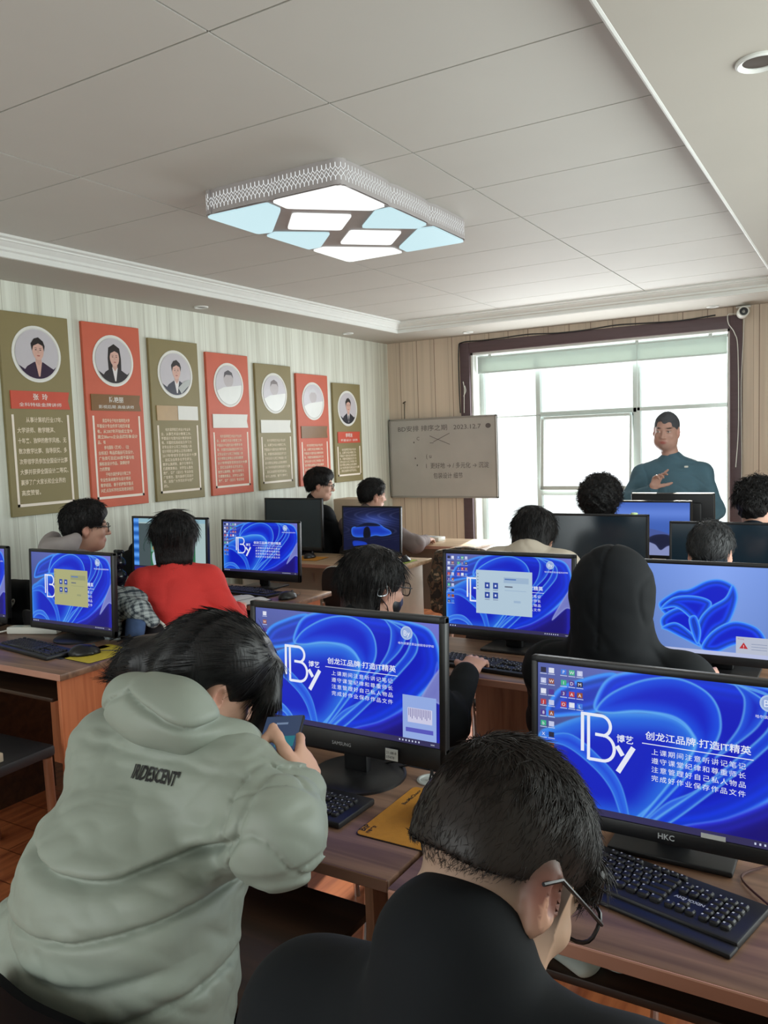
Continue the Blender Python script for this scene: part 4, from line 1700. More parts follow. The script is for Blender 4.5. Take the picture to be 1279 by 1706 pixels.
def mat_pad(label, x, y, rz, w, d, col, texts=(), cut=.012):
    t = thing('mouse_mat', label, 'mouse mat', (x, y, DZ), rz, 'mouse mats')
    pts = []
    for cx, cy, a0 in ((w / 2 - cut, -d / 2 + cut, -PI / 2), (w / 2 - cut, d / 2 - cut, 0), (-w / 2 + cut, d / 2 - cut, PI / 2), (-w / 2 + cut, -d / 2 + cut, PI)):
        pts += [(cx + cut * math.cos(a0 + PI / 2 * k / 4), cy + cut * math.sin(a0 + PI / 2 * k / 4)) for k in range(5)]
    MB().prism(pts, 0, .002).build('rubber_base', m_blk, t)
    MB().prism([(a * .985, c * .985) for a, c in pts], .002, .003).build('cloth_top', col, t)
    if texts:
        b = MB()
        for s, px_, py_, sz, rot, fit in texts:
            b.T = Matrix.Translation((px_, py_, .0032)) @ Matrix.Rotation(rot, 4, 'Z')
            put_text(b, s, 0, 0, sz, fit=fit, bold=.03)
        b.build('printed_lettering', mat('black_print', srgb(36, 28, 18), .6, var=0), t)
    return t


m_yel = mat('amber_mat_cloth', srgb(196, 134, 40), .8, var=.05, bump=.1, scale=60)
m_yel2 = mat('yellow_mat_cloth', srgb(206, 184, 56), .8, var=.05)
mat_pad('amber mouse mat with dark lettering left of the short haired head', -.845, 1.555, 0, .225, .272, m_yel,
        (('BnP', -.098, -.118, .022, PI / 2, .03), ('四季平安', -.084, -.122, .011, PI / 2, .036), ('BaoMaChong', -.082, .035, .014, PI / 2, .085)))
mouse('big black mouse on the amber mat', -.845, 1.575, math.radians(14), 1.22, [(-.004, .10, .02), (-.02, .16, .03), (.0, .21, .012)])
mat_pad('yellow mouse mat on the left desk', -2.80, 2.275, math.radians(-4), .21, .25, m_yel2)
mat_pad('dark mat sheet under the yellow mouse mat', -2.885, 2.262, math.radians(-6), .05, .24, m_blk2, cut=.004)
mouse('black mouse on the yellow mat of the left desk', -2.845, 2.235, math.radians(-40), 1.1, [(.02, .10, .01), (.03, .16, .006), (-.05, .24, .006)])
mouse('black mouse near the desk corner right of the open notebook', -2.785, 3.56, math.radians(-10), 1.05, [(-.01, .1, .006), (-.05, .14, .005)])
mat_pad('orange mouse mat beside the switched off monitor', -3.62, 4.90, math.radians(4), .25, .20, m_yel)
mouse('black mouse on the orange mat beside the switched off monitor', -3.63, 4.93, 0, 1.0)
mat_pad('greenish mouse mat at the end of the desk with the blue car screen', -2.86, 4.98, 0, .16, .2, mat('green_mat_cloth', srgb(160, 180, 70), .8, var=.05))
mouse('black mouse on the greenish mat near the blue car screen', -2.84, 5.0, math.radians(20), 1.0)


def grommet(label, x, y):
    t = thing('cable_grommet', label, 'cable grommet', (x, y, DZ), 0, 'cable grommets')
    MB().lathe([(.036, 0), (.036, .003), (.031, .0045), (.028, .003), (.0275, .0008), (.001, .0008)], 32).build('ring', mat('grey_grommet', srgb(186, 190, 188), .35, var=.04), t)
    b = MB()
    for k in range(2):
        b.tube(catmull([(.008 - .012 * k, 0, .001), (.0, -.01, .05 - .01 * k), (-.05 - .04 * k, .01, .03), (-.12 - .05 * k, .02, .004)], 6), .0028, 6)
    b.build('cables', m_blk, t)
    return t


grommet('round cable grommet behind the amber mouse mat', -.938, 1.745)
grommet('round cable grommet at the end of the left desk', -2.77, 2.43)
grommet('round cable grommet below the right edge monitor', -.10, 1.73)

# loose cables
b = MB()
b.tube(catmull([(-.60, 1.71, .84), (-.58, 1.70, .78), (-.50, 1.68, .754), (-.30, 1.74, .754), (-.14, 1.73, .756)], 8), .003, 6)
b.tube(catmull([(-.52, 1.74, .753), (-.34, 1.735, .753), (-.15, 1.70, .754)], 8), .003, 6)
tag(b.build('power_cable', m_blk), 'black cables lying on the desk under the right edge monitor', 'cable')
b = MB()
b.tube(catmull([(-.145, 1.52, .757), (-.20, 1.60, .754), (-.17, 1.66, .754), (-.11, 1.70, .76)], 8), .0022, 6)
tag(b.build('keyboard_cable', mat('red_brown_cable', srgb(70, 34, 28), .5)), 'thin red brown cable running from the long keyboard at the lower right', 'cable')

# power strip on the left desk
t = thing('power_strip', 'white power strip lying behind the keyboard on the left desk', 'power strip', (-3.43, 2.42, DZ), math.radians(22))
b = MB()
b.box((-.13, -.028, 0), (.13, .028, .034), .007)
b.build('strip_body', mat('white_plastic', srgb(222, 222, 214), .4, var=.02), t)
b = MB()
for k in range(3):
    b.box((-.10 + k * .07, -.018, .0342), (-.055 + k * .07, .018, .0346))
b.build('sockets', mat('grey_socket', srgb(180, 196, 196), .4, var=.02), t)
MB().tube(catmull([(-.13, 0, .015), (-.16, -.01, .01), (-.2, -.06, .006)], 6), .004, 6).build('cable', mat('white_plastic', (1, 1, 1, 1)), t)
# notebook, papers, small boxes
t = thing('notebook', 'open white notebook in front of the black keyboard near the red sweater', 'notebook', (-2.995, 3.43, DZ), math.radians(-12))
m_paper = mat('white_paper', srgb(222, 222, 216), .7, var=.03)
b = MB()
b.box((-.14, -.09, 0), (.14, .09, .004))
b.build('cover', m_blk2, t)
b = MB()
for sx in (-1, 1):
    vs = []
    for i in range(7):
        u = i / 6
        x = sx * (.004 + .13 * u)
        z = .005 + .010 * math.sin(PI * min(1, u * 1.1)) * (1 - u * .5)
        vs += [(x, -.085, z), (x, .085, z)]
    b.add(vs, [(2 * i, 2 * i + 2, 2 * i + 3, 2 * i + 1) for i in range(6)])
b.build('pages', m_paper, t)
t = thing('paper_sheet', 'white sheet of paper between the phone and the monitor', 'paper', (-1.50, 1.70, DZ + .001), math.radians(15))
b = MB()
b.box((-.105, -.075, 0), (.105, .075, .004), .0015, 1)
b.build('sheet', m_paper, t)
t = thing('small_box', 'small white box lying on the desk under the whiteboard', 'box', (-3.20, 6.14, DZ), math.radians(-10))
MB().box((-.085, -.05, 0), (.085, .05, .035), .006).build('box_body', MATS['white_plastic'], t)
b = MB()
b.box((-.06, -.03, .0351), (.03, .02, .0356))
b.build('printed_label', mat('grey_print', srgb(140, 145, 150), .6), t)
t = thing('storage_carton', 'beige carton with a dark striped end behind the man at the wall desk', 'carton', (-3.93, 6.15, DZ), 0)
b = MB()
b.box((-.22, -.12, 0), (.16, .12, .36), .004)
b.build('carton_body', mat('beige_card', srgb(200, 186, 164), .7, var=.04), t)
b = MB()
b.box((.10, -.1225, .17), (.16, -.1205, .36)).box((.1605, -.12, .17), (.163, .12, .36))
b.build('dark_end', m_blk2, t)
b = MB()
b.box((.125, -.1235, .19), (.135, -.1226, .33))
b.build('blue_stripe', mat('blue_print', srgb(80, 100, 150), .5), t)
b = MB()
b.lathe([(.018, 0), (.018, .004), (.014, .008), (.004, .009)], 16)
t = thing('sticky_charm', 'little pale green round charm on top of a dark monitor', 'charm', (-1.025, 4.165, 1.193))
b.T = Matrix.Identity(4)
b.build('charm_disc', mat('pale_green', srgb(190, 216, 160), .5), t)
# headset / small black camera beside the plant screen
t = thing('webcam', 'round black desk camera with two glossy lenses left of the plant screen', 'webcam', (-3.97, 3.42, DZ))
s = Sdf(.004)
s.cap((0, 0, .01), (0, 0, .03), .05, .03, k=.02).ell((0, -.01, .085), (.048, .05, .045), k=.02).ell((0, -.005, .17), (.04, .042, .04), k=.02).cap((0, .0, .2), (0, 0, .235), .012, .012, k=.01).cap((-.03, 0, .24), (.03, 0, .24), .012, k=.01)
s.cut((0, 0, 0), (0, 0, -1))
V, F = s.mesh()
np_mesh('camera_body', V, F, mat('glossy_black', srgb(20, 20, 34), .12, var=.02), t)
b = MB()
for z, r in ((.085, .02), (.17, .016)):
    b.T = Matrix.Translation((0, -.052 if z < .1 else -.044, z)) @ Matrix.Rotation(PI / 2, 4, 'X')
    b.lathe([(r, 0), (r, .006), (r * .7, .008), (.001, .004)], 18)
b.build('lens', mat('lens_glass', srgb(50, 50, 90), .05, var=0), t)

# ------------------------------------------------------------------ security camera and wires by the window
t = thing('security_camera', 'white bullet camera at the upper right corner of the window', 'camera', (-.955, YF - .02, 2.545))
m_pl = MATS['white_plastic']
b = MB()
b.T = Matrix.Translation((.045, -.01, -.012)) @ Matrix.Rotation(PI / 2, 4, 'X') @ Matrix.Rotation(math.radians(12), 4, 'Y')
b.lathe([(.040, 0), (.043, .02), (.043, .15), (.040, .158), (.033, .158), (.031, .15)], 28)
b.build('camera_body', m_pl, t)
b = MB()
b.T = Matrix.Translation((.045, -.01, -.012)) @ Matrix.Rotation(PI / 2, 4, 'X') @ Matrix.Rotation(math.radians(12), 4, 'Y')
b.lathe([(.0305, .148), (.0305, .152), (.015, .153), (.012, .150), (.001, .150)], 24)
b.build('lens', m_blk, t)
b = MB()
b.box((.0, -.03, .035), (.11, .02, .05), .004).tube([(.05, -.01, .04), (.045, -.03, .01)], .014, 10)
b.build('mounting_bracket', m_pl, t)
b = MB()
b.tube(catmull([(.03, -.01, -.01), (-.02, -.012, -.005), (-.06, -.014, -.01), (-.055, -.02, -.08), (-.01, -.016, -.16), (.015, -.012, -.3), (.02, -.012, -.9), (.0, -.012, -1.25)], 8), .0035, 6)
b.tube(catmull([(.06, -.006, -.05), (.055, -.008, -.2), (.04, -.01, -.6), (.045, -.01, -1.2), (.04, -.01, -1.6)], 8), .003, 6)
b.build('white_wires', m_pl, t)
b = MB()
pts = [(-3.44, YF - .032, 1.86), (-3.445, YF - .032, 2.1), (-3.44, YF - .032, 2.47), (-3.40, YF - .032, 2.535), (-3.2, YF - .032, 2.535)]
for k in range(8):
    pts.append((-3.0 + k * .27, YF - .032, 2.538 + .010 * math.sin(k * 1.9)))
b.tube(catmull(pts, 6), .006, 6)
tag(b.build('wall_wire', m_blk), 'black wire running round the top of the window surround', 'wire')
b = MB()
b.tube(catmull([(-3.40, YF - .03, 1.86), (-3.395, YF - .033, 2.0), (-3.39, YF - .034, 2.09), (-3.40, YF - .034, 2.16)], 6), .004, 6)
b.tube(catmull([(-3.40, YF - .034, 2.02), (-3.375, YF - .036, 2.07), (-3.385, YF - .034, 2.12)], 6), .004, 6)
tag(b.build('pull_string', m_pl), 'white knotted string hanging on the left window surround', 'string')

# ================================================================== people
def nv(v):
    v = np.asarray(v, float)
    return v / np.linalg.norm(v)


SKIN_MAT = mat('skin', (1, 1, 1, 1), .5, spec=.35, var=.04, scale=30, attr='Col')
HAIR_BLACK = mat('black_hair', srgb(20, 18, 19), .5, spec=.3, var=.3, scale=60, stretch=(1, 1, .2), bump=.6, bscale=220)
HAIR_BROWN = mat('dark_brown_hair', srgb(30, 23, 20), .45, spec=.35, var=.3, scale=40, stretch=(1, 1, .2))
SHOE = mat('dark_shoe', srgb(30, 30, 34), .5)


def rotM(yaw, pitch=0, roll=0):
    return np.array(Matrix.Rotation(math.radians(-yaw), 3, 'Z') @ Matrix.Rotation(math.radians(-pitch), 3, 'X') @ Matrix.Rotation(math.radians(roll), 3, 'Y'))


class HeadF:
    def __init__(s, H, yaw, pitch, roll, sc=1.0):
        s.H, s.R, s.s = np.array(H, float), rotM(yaw, pitch, roll), sc

    def w(s, p):
        return s.H + s.R @ (np.array(p, float) * s.s)

    def l(s, P):
        return ((P - s.H) @ s.R) / s.s

    def ell(s, S, c, r, k=.012, op='+', R=None):
        S.ell(s.w(c), np.array(r) * s.s, s.R if R is None else s.R @ R, k, op)

    def cap(s, S, a, b, ra, rb=None, k=.01, op='+'):
        S.cap(s.w(a), s.w(b), ra * s.s, (ra if rb is None else rb) * s.s, k, op)


def head_sdf(S, h, male=True):
    h.ell(S, (0, -.014, .034), (.074, .095, .086), .02)
    h.ell(S, (0, .022, -.022), (.063, .072, .088), .03)
    h.ell(S, (0, .052, -.086), (.036 if male else .030, .040, .030), .03)
    for sx in (-1, 1):
        h.ell(S, (sx * .048, .012, -.062), (.018, .045, .034), .03)          # jaw
        h.ell(S, (sx * .040, .066, -.022), (.022, .020, .020), .02)          # cheek
        h.ell(S, (sx * .034, .098, .010), (.020, .016, .013), .012, '-')     # eye socket
        h.ell(S, (sx * .033, .080, .008), (.014, .013, .0125), .004)         # lids
        # ear
        h.ell(S, (sx * .077, -.006, -.004), (.010, .020, .033), .008, R=rotM(sx * 22, -10, 0))
        h.ell(S, (sx * .075, -.004, -.032), (.008, .010, .012), .008)
        h.ell(S, (sx * .085, .002, .0), (.006, .011, .018), .004, '-', R=rotM(sx * 22, -10, 0))
    h.ell(S, (0, .084, .028), (.045, .012, .010), .018)                      # brow
    h.cap(S, (0, .090, .012), (0, .112, -.026), .0075, .0115, .012)          # nose
    for sx in (-1, 1):
        h.ell(S, (sx * .012, .100, -.029), (.009, .010, .008), .008)
    h.ell(S, (0, .090, -.056), (.024, .011, .0055), .006)                    # lips
    h.ell(S, (0, .088, -.066), (.020, .011, .006), .006)
    h.cap(S, (-.024, .098, -.061), (.024, .098, -.061), .0014, .0014, .003, '-')


def head_colors(V, h, skin, brow=(38, 28, 26), lip=(168, 96, 90), stubble=None, fade=None):
    sk = lin(skin)
    C = np.tile(sk, (len(V), 1))
    L = h.l(V)
    near = np.linalg.norm(L, axis=1) < .2
    def mixc(m, col):
        nonlocal C
        m = (m * near)[:, None]
        C = C * (1 - m) + lin(col) * m
    f = L[:, 1] > .05
    g = lambda cx, cz, rx, rz: np.clip(1.6 - 1.6 * np.sqrt(((L[:, 0] - cx) / rx) ** 2 + ((L[:, 2] - cz) / rz) ** 2) * .9, 0, 1)
    if fade is not None:
        m = fade(L)
        mixc(m, (46, 36, 34))
    if stubble:
        mixc(f * np.clip(g(0, -.085, .05, .04), 0, 1) * stubble, (120, 105, 100))
    mixc(f * g(0, -.061, .026, .012), lip)
    for sx in (-1, 1):
        mixc(f * g(sx * .034, .033, .024, .0055), brow)
        mixc((L[:, 1] > .07) * g(sx * .033, .009, .015, .006), (205, 198, 192))
        mixc((L[:, 1] > .07) * g(sx * .033, .009, .0062, .0066), (28, 20, 18))
        mixc((L[:, 1] > .07) * g(sx * .033, .0155, .017, .0022), (50, 36, 34))
        # warm ears
        d = np.linalg.norm((L - np.array((sx * .08, -.004, -.01))) / np.array((.02, .03, .04)), axis=1)
        mixc(np.clip(1.2 - d, 0, 1) * .35, (206, 120, 104))
    return C


def hand_sdf(S, W, d, pn, right, curl=(.35, .45, .3), spread=.05, thumb=(.7, .45), sc=1.0, per=None):
    """W wrist, d direction to the fingers, pn palm normal; returns finger tip positions"""
    W, d = np.array(W, float), nv(d)
    pn = nv(np.array(pn, float) - d * (np.array(pn, float) @ d))
    th = np.cross(d, pn) if right else np.cross(pn, d)       # towards the thumb
    S.ecap(W, W + d * .03 * sc, (.026 * sc, .020 * sc), (.034 * sc, .017 * sc), th, .012)
    S.ecap(W + d * .03 * sc, W + d * .082 * sc, (.036 * sc, .0165 * sc), (.041 * sc, .0135 * sc), th, .012)
    tips = []
    for i, (off, L) in enumerate(((.029, .078), (.0098, .088), (-.0098, .082), (-.028, .064))):
        c = per[i] if per else curl
        p = W + d * (.088 - abs(off) * .12) * sc + th * off * sc
        v = nv(d + th * (off / .03) * spread)
        a = 0
        for j, (fr, r) in enumerate(((.46, .0092), (.30, .0084), (.24, .0076))):
            a += c[j]
            dv = nv(v * math.cos(a) + pn * math.sin(a))
            q = p + dv * L * fr * sc
            S.cap(p, q, (.0098, .0090, .0082)[j] * sc, r * sc, .004)
            p = q
        tips.append(p)
    p = W + d * .028 * sc + th * .028 * sc + pn * .004
    dirs = [nv(th * math.sin(thumb[0]) + d * math.cos(thumb[0]) + pn * .25), None, None]
    dirs[1] = nv(dirs[0] * math.cos(thumb[1]) + (d * .6 + pn * .5) * math.sin(thumb[1]))
    dirs[2] = nv(dirs[1] * .9 + d * .25 + pn * .1)
    for j, (L, r0, r1) in enumerate(((.038, .0155, .0115), (.032, .0112, .0100), (.026, .0098, .0082))):
        q = p + dirs[j] * L * sc
        S.cap(p, q, r0 * sc, r1 * sc, .008)
        p = q
    tips.append(p)
    return tips


def ik(S, Wr, pole, a=.285, b=.25):
    S, Wr = np.array(S, float), np.array(Wr, float)
    d = Wr - S
    L = np.linalg.norm(d)
    if L > (a + b) * .995:
        Wr = S + d / L * (a + b) * .995
        d = Wr - S
        L = np.linalg.norm(d)
    u = d / L
    x = (a * a - b * b + L * L) / (2 * L)
    y = math.sqrt(max(a * a - x * x, 0))
    p = np.array(pole, float)
    p = nv(p - u * (p @ u))
    return S + u * x + p * y, Wr


def strands(name, V, F, n, flow, length, rad, lift, mtl, parent, seed=1, steps=5, keep=None, jitter=.25):
    """thin tapering locks combed over a surface"""
    r = np.random.default_rng(seed)
    N = vnormals(V, F)
    area = np.linalg.norm(np.cross(V[F[:, 1]] - V[F[:, 0]], V[F[:, 2]] - V[F[:, 0]]), axis=1)
    pick = r.choice(len(F), n * 2, p=area / area.sum())
    w = r.random((len(pick), 2))
    P0 = V[F[pick, 0]] * (1 - w[:, :1]) + V[F[pick, 1]] * w[:, :1]
    P1 = V[F[pick, 3]] * (1 - w[:, :1]) + V[F[pick, 2]] * w[:, :1]
    P = P0 * (1 - w[:, 1:]) + P1 * w[:, 1:]
    Nn = N[F[pick, 0]]
    if keep is not None:
        m = keep(P)
        P, Nn = P[m], Nn[m]
    P, Nn = P[:n], Nn[:n]
    n = len(P)
    Ls = length(P) if callable(length) else np.full(n, length)
    Ls = Ls * r.uniform(.65, 1.2, n)
    D = flow(P) + r.normal(size=(n, 3)) * jitter
    D -= Nn * (D * Nn).sum(1, keepdims=True)
    D /= np.maximum(np.linalg.norm(D, axis=1, keepdims=True), 1e-6)
    lf = lift * r.uniform(.3, 1.3, n)
    rings = []
    pos = P - Nn * rad
    side = np.cross(D, Nn)
    drop = np.array((0, 0, -1.0))
    for k in range(steps + 1):
        t = k / steps
        rr = rad * (1 - t * .85)
        rings.append([pos + side * rr, pos - side * rr * .5 + Nn * rr * .9, pos - side * rr * .5 - Nn * rr * .9])
        dv = D + Nn * (lf * (1 - 1.6 * t))[:, None] + drop * .06 * t
        dv /= np.linalg.norm(dv, axis=1, keepdims=True)
        pos = pos + dv * (Ls / steps)[:, None]
    VV = np.concatenate([np.stack(q, 1) for q in rings], 1)          # n, (steps+1)*3, 3
    m = (steps + 1) * 3
    f = []
    for k in range(steps):
        for j in range(3):
            j2 = (j + 1) % 3
            f.append((k * 3 + j, k * 3 + j2, (k + 1) * 3 + j2, (k + 1) * 3 + j))
    f = np.array(f)
    FF = (f[None] + (np.arange(n) * m)[:, None, None]).reshape(-1, 4)
    return np_mesh(name, VV.reshape(-1, 3), FF, mtl, parent)


def flow_down(h, back=.6):
    def fl(P):
        L = h.l(P)
        d = np.stack([L[:, 0] * 2.0 * np.clip((L[:, 2] + .02) * 12, 0, 1), (L[:, 1] + .03) * 2.0 - back * .05, -np.ones(len(L)) * .3 - np.clip(.1 - L[:, 2], 0, .2) * 4], 1)
        return d @ h.R.T
    return fl


# ------------------------------------------------------------------ hair shapes (head coordinates)
def hair_short(S, h, nape=-.045, puff=0, wave=0):
    h.ell(S, (0, -.016, .042), (.085 + puff, .106 + puff, .094 + puff), .015)
    h.ell(S, (0, .02, .078), (.072 + puff, .080, .056 + puff), .03)
    h.ell(S, (0, -.055, .0), (.070, .055, .068), .03)
    h.ell(S, (0, .108, -.045), (.078, .062, .115), .015, '-')
    for sx in (-1, 1):
        h.ell(S, (sx * .092, .006, -.022), (.030, .034, .040), .012, '-')
        h.ell(S, (sx * .080, .05, -.06), (.05, .05, .075), .012, '-')
    S.cut(h.w((0, -.06, nape)), h.R @ np.array((0, .35, -1)))


def hair_long(S, h, drop=.26, wide=.0, back=-.03, ear=False):
    h.ell(S, (0, -.014, .040), (.088 + wide, .108, .096), .02)
    a, b = h.w((0, -.030, .02)), h.w((0, back - .03, -drop))
    S.ecap(a, b, (.090 + wide, .082), (.075 + wide, .040), h.R @ np.array((1., 0, 0)), .03)
    h.ell(S, (0, .112, -.055), (.064, .066, .130), .02, '-')
    if ear:
        h.ell(S, (.092, .012, -.022), (.028, .036, .044), .010, '-')
        h.ell(S, (.085, .055, -.075), (.05, .05, .075), .010, '-')


def glasses(h, par, col=None, w=.030):
    b = MB()
    for sx in (-1, 1):
        pts = [h.w((sx * .034 + w * math.copysign(abs(math.cos(a)) ** .7, math.cos(a)), .108 - .10 * (sx * .034 + w * math.cos(a)) ** 2 * 10, .004 + .021 * math.copysign(abs(math.sin(a)) ** .7, math.sin(a)))) for a in np.linspace(0, 2 * PI, 20)[:-1]]
        b.tube(pts, .0022, 6, closed=True)
        b.tube([h.w((sx * .064, .108, .010)), h.w((sx * .078, .06, .012)), h.w((sx * .083, .0, .018)), h.w((sx * .083, -.022, .004))], .0022, 6)
    b.tube([h.w((-.008, .115, .008)), h.w((0, .118, .011)), h.w((.008, .115, .008))], .002, 6)
    return b.build('glasses', col or m_blk, par)


def chair(label, x, y, rz, z_back=.84, seat=m_blk2, group='classroom chairs', edge=False):
    """plastic shell chair on a steel frame; faces +y in its own frame"""
    t = thing('classroom_chair', label, 'chair', (x, y, 0), rz, group)
    b = MB()
    b.box((-.20, -.19, .425), (.20, .20, .448), .010)
    b.build('seat', seat, t)
    n = 15
    vs, fs = [], []
    for i in range(n):
        u = -1 + 2 * i / (n - 1)
        for j in range(9):
            v = j / 8
            wx = .205 * (1 - .16 * v ** 3)
            zt = .55 + (z_back - .55) * v * (1 - .16 * abs(u) ** 4 * v)
            yy = -.205 - .05 * v + .035 * u * u
            vs += [(u * wx, yy, zt), (u * wx, yy - .014, zt)]
    g = lambda i, j, s: (i * 9 + j) * 2 + s
    for i in range(n - 1):
        for j in range(8):
            fs += [(g(i, j, 0), g(i + 1, j, 0), g(i + 1, j + 1, 0), g(i, j + 1, 0)), (g(i, j, 1), g(i, j + 1, 1), g(i + 1, j + 1, 1), g(i + 1, j, 1))]
    for j in range(8):
        fs += [(g(0, j, 0), g(0, j + 1, 0), g(0, j + 1, 1), g(0, j, 1)), (g(n - 1, j, 0), g(n - 1, j, 1), g(n - 1, j + 1, 1), g(n - 1, j + 1, 0))]
    for i in range(n - 1):
        fs += [(g(i, 8, 0), g(i + 1, 8, 0), g(i + 1, 8, 1), g(i, 8, 1)), (g(i, 0, 0), g(i, 0, 1), g(i + 1, 0, 1), g(i + 1, 0, 0))]
    b = MB()
    b.add(vs, fs)
    bk_ = b.build('backrest', seat, t)
    if edge:
        b = MB()
        b.tube([vs[g(n - 1, j, 0)] for j in range(9)] + [vs[g(i, 8, 0)] for i in range(n - 2, 0, -1)] + [vs[g(0, j, 0)] for j in range(8, -1, -1)], .007, 8)
        b.build('edge_trim', MATS['white_plastic'], bk_)
    for sx in (-1, 1):
        MB().tube(catmull([(sx * .17, .17, 0), (sx * .175, .16, .30), (sx * .175, .12, .415)], 5), .011, 10).build('leg', m_chrome, t)
        MB().tube(catmull([(sx * .17, -.22, 0), (sx * .175, -.19, .30), (sx * .18, -.19, .42), (sx * .18, -.225, .60)], 6), .011, 10).build('leg', m_chrome, t)
    for yy in (.10, -.17):
        MB().tube([(-.175, yy, .412), (.175, yy, .412)], .010, 8).build('frame_bar', m_chrome, t)
    return t


def stool_seat(label, x, y, rz):
    t = thing('stool', label, 'stool', (x, y, 0), rz, 'backless stools')
    MB().box((-.17, -.14, .415), (.17, .14, .442), .008).build('seat', m_blk2, t)
    for sx in (-1, 1):
        for sy in (-1, 1):
            MB().tube([(sx * .16, sy * .13, 0), (sx * .14, sy * .11, .416)], .012, 10).build('leg', m_chrome, t)
    for yy in (-.12, .12):
        MB().tube([(-.15, yy, .15), (.15, yy, .15)], .008, 8).build('rung', m_chrome, t)
    return t


def person(label, H, face=(0, 0, 0), N=None, pelvis=None, byaw=0, skin=(205, 160, 140), wrR=None, wrL=None, poleR=None, poleL=None, top=None, style='sweater',
           trousers=None, hair='short', hairmat=HAIR_BLACK, male=True, h=.0075, bulk=1.0, standing=False, hsc=1.0, hands=None, seat_chair=None, puff=0, fade=None, hair_args=None,
           shoulder=.175, cut_hair=None, stubble=0, top_warp=None, strand=None, fwd=None, arms=(.275, .245), collar=1.0, sh_drop=.085, groove=None, elR=None, yoke=.10, fat=0, sh_up=(0, 0), stool=False):
    hf = HeadF(H, *face, hsc)
    B = rotM(byaw)
    X, Y, Z = B[:, 0], B[:, 1], np.array((0, 0, 1.0))
    H = np.array(H, float)
    if N is None:
        N = hf.w((0, -.05, -.13)) - Z * .03
    N = np.array(N, float)
    if pelvis is None:
        pelvis = (N[0] - Y[0] * .10, N[1] - Y[1] * .10, .525)
    Pv = np.array(pelvis, float)
    t = thing('person', label, 'person', (float(Pv[0]), float(Pv[1]), 0))
    inv = Matrix.Translation((-Pv[0], -Pv[1], 0))
    kids = []
    Ch = Pv * .35 + N * .65 - Y * .02
    SR, SL = N + X * shoulder - Z * (sh_drop - sh_up[0]), N - X * shoulder - Z * (sh_drop - sh_up[1])
    if wrR is None:
        wrR = SR + Y * .36 + X * .00 + Z * (.80 - SR[2])
    if wrL is None:
        wrL = SL + Y * .36 - X * .00 + Z * (.80 - SL[2])
    ER, WR = ik(SR, wrR, poleR if poleR is not None else X * .35 - Z - Y * .3, *arms)
    EL, WL = ik(SL, wrL, poleL if poleL is not None else -X * .35 - Z - Y * .3, *arms)
    if elR is not None:
        ER = np.array(elR, float)
    if standing:
        KR, KL = Pv + X * .10 - Z * .46 + Y * .03, Pv - X * .10 - Z * .46 + Y * .03
        AR, AL = KR - Z * .40 - Y * .04, KL - Z * .40 - Y * .04
        AR[2] = AL[2] = .075
    else:
        KR, KL = Pv + X * .12 + Y * .40 - Z * .03, Pv - X * .12 + Y * .40 - Z * .03
        AR, AL = KR + Y * .02, KL + Y * .02
        AR[2] = AL[2] = .075
    HR, HL = Pv + X * .085, Pv - X * .085
    # ---- body: one continuous skin
    S = Sdf(h)
    S.ecap(Pv, Ch, (.135 * bulk, .095 * bulk), (.140 * bulk, .095 * bulk), X, .03)
    yk = N - Z * yoke - Y * .005
    S.ecap(Ch, yk, (.140 * bulk, .090 * bulk), (.150 * bulk, .070), X, .03)
    S.ecap(yk, N - Z * .03, (.13 * bulk, .065), (.055, .050), X, .05)
    neck_t = hf.w((0, -.012, -.055))
    S.cap(N - Z * .05, neck_t, .060, .054, .02)
    for sh, el, wr in ((SR, ER, WR), (SL, EL, WL)):
        S.chain([N - Z * .055, sh, el, wr], [.050, .048, .038, .026], .03)
    for hp, kn, an in ((HR, KR, AR), (HL, KL, AL)):
        S.chain([hp, kn, an], [.078, .052, .038], .03)
        S.cap(an, an + Y * .14 - Z * .035, .034, .028, .02)
    hd = hands or {}
    tipsR = hand_sdf(S, WR, hd.get('dR', nv(WR - ER) * .6 + Y * .5), hd.get('nR', -Z + X * -.2), True, **hd.get('kR', {}))
    tipsL = hand_sdf(S, WL, hd.get('dL', nv(WL - EL) * .6 + Y * .5), hd.get('nL', -Z + X * .2), False, **hd.get('kL', {}))
    head_sdf(S, hf, male)
    if fat:
        hf.ell(S, (0, .018, -.055), (.066 + fat, .070, .066 + fat), .02)
    V, F = S.mesh()
    C = head_colors(V, hf, skin, stubble=stubble, fade=fade)
    kids.append(np_mesh('body', V, F, SKIN_MAT, t, col=C))
    # ---- top garment
    G = Sdf(h)
    th = {'sweater': .016, 'jacket': .028, 'puffer': .05, 'hoodie': .024, 'hoodup': .034}[style]
    arm = {'sweater': .016, 'jacket': .024, 'puffer': .031, 'hoodie': .022, 'hoodup': .030}[style]
    G.ecap(Pv - Z * .02, Ch, (.138 * bulk + th, .100 * bulk + th), (.142 * bulk + th, .098 * bulk + th), X, .04)
    G.ecap(Ch, yk, (.142 * bulk + th, .095 * bulk + th), (.150 * bulk + th, .074 + th), X, .03)
    G.ecap(yk, N - Z * (.055 if style == 'sweater' else .025), (.135 * bulk + th, .068 + th), (.062 + th * .2, .056 + th * .3), X, .06)
    for sh, el, wr in ((SR, ER, WR), (SL, EL, WL)):
        w2 = wr + nv(wr - el) * -.012
        G.chain([N - Z * .05, sh, el, w2], [.052 + th * .35, .050 + arm, .043 + arm, .032 + arm * .55], .045)
    nd = nv(neck_t - N)
    if style in ('jacket', 'puffer'):
        G.chain([N - Z * .03, N + nd * .045 * collar], [.072, .068], .02)
    elif style == 'sweater':
        G.chain([N - Z * .065, N - Z * .030], [.076, .070], .02)
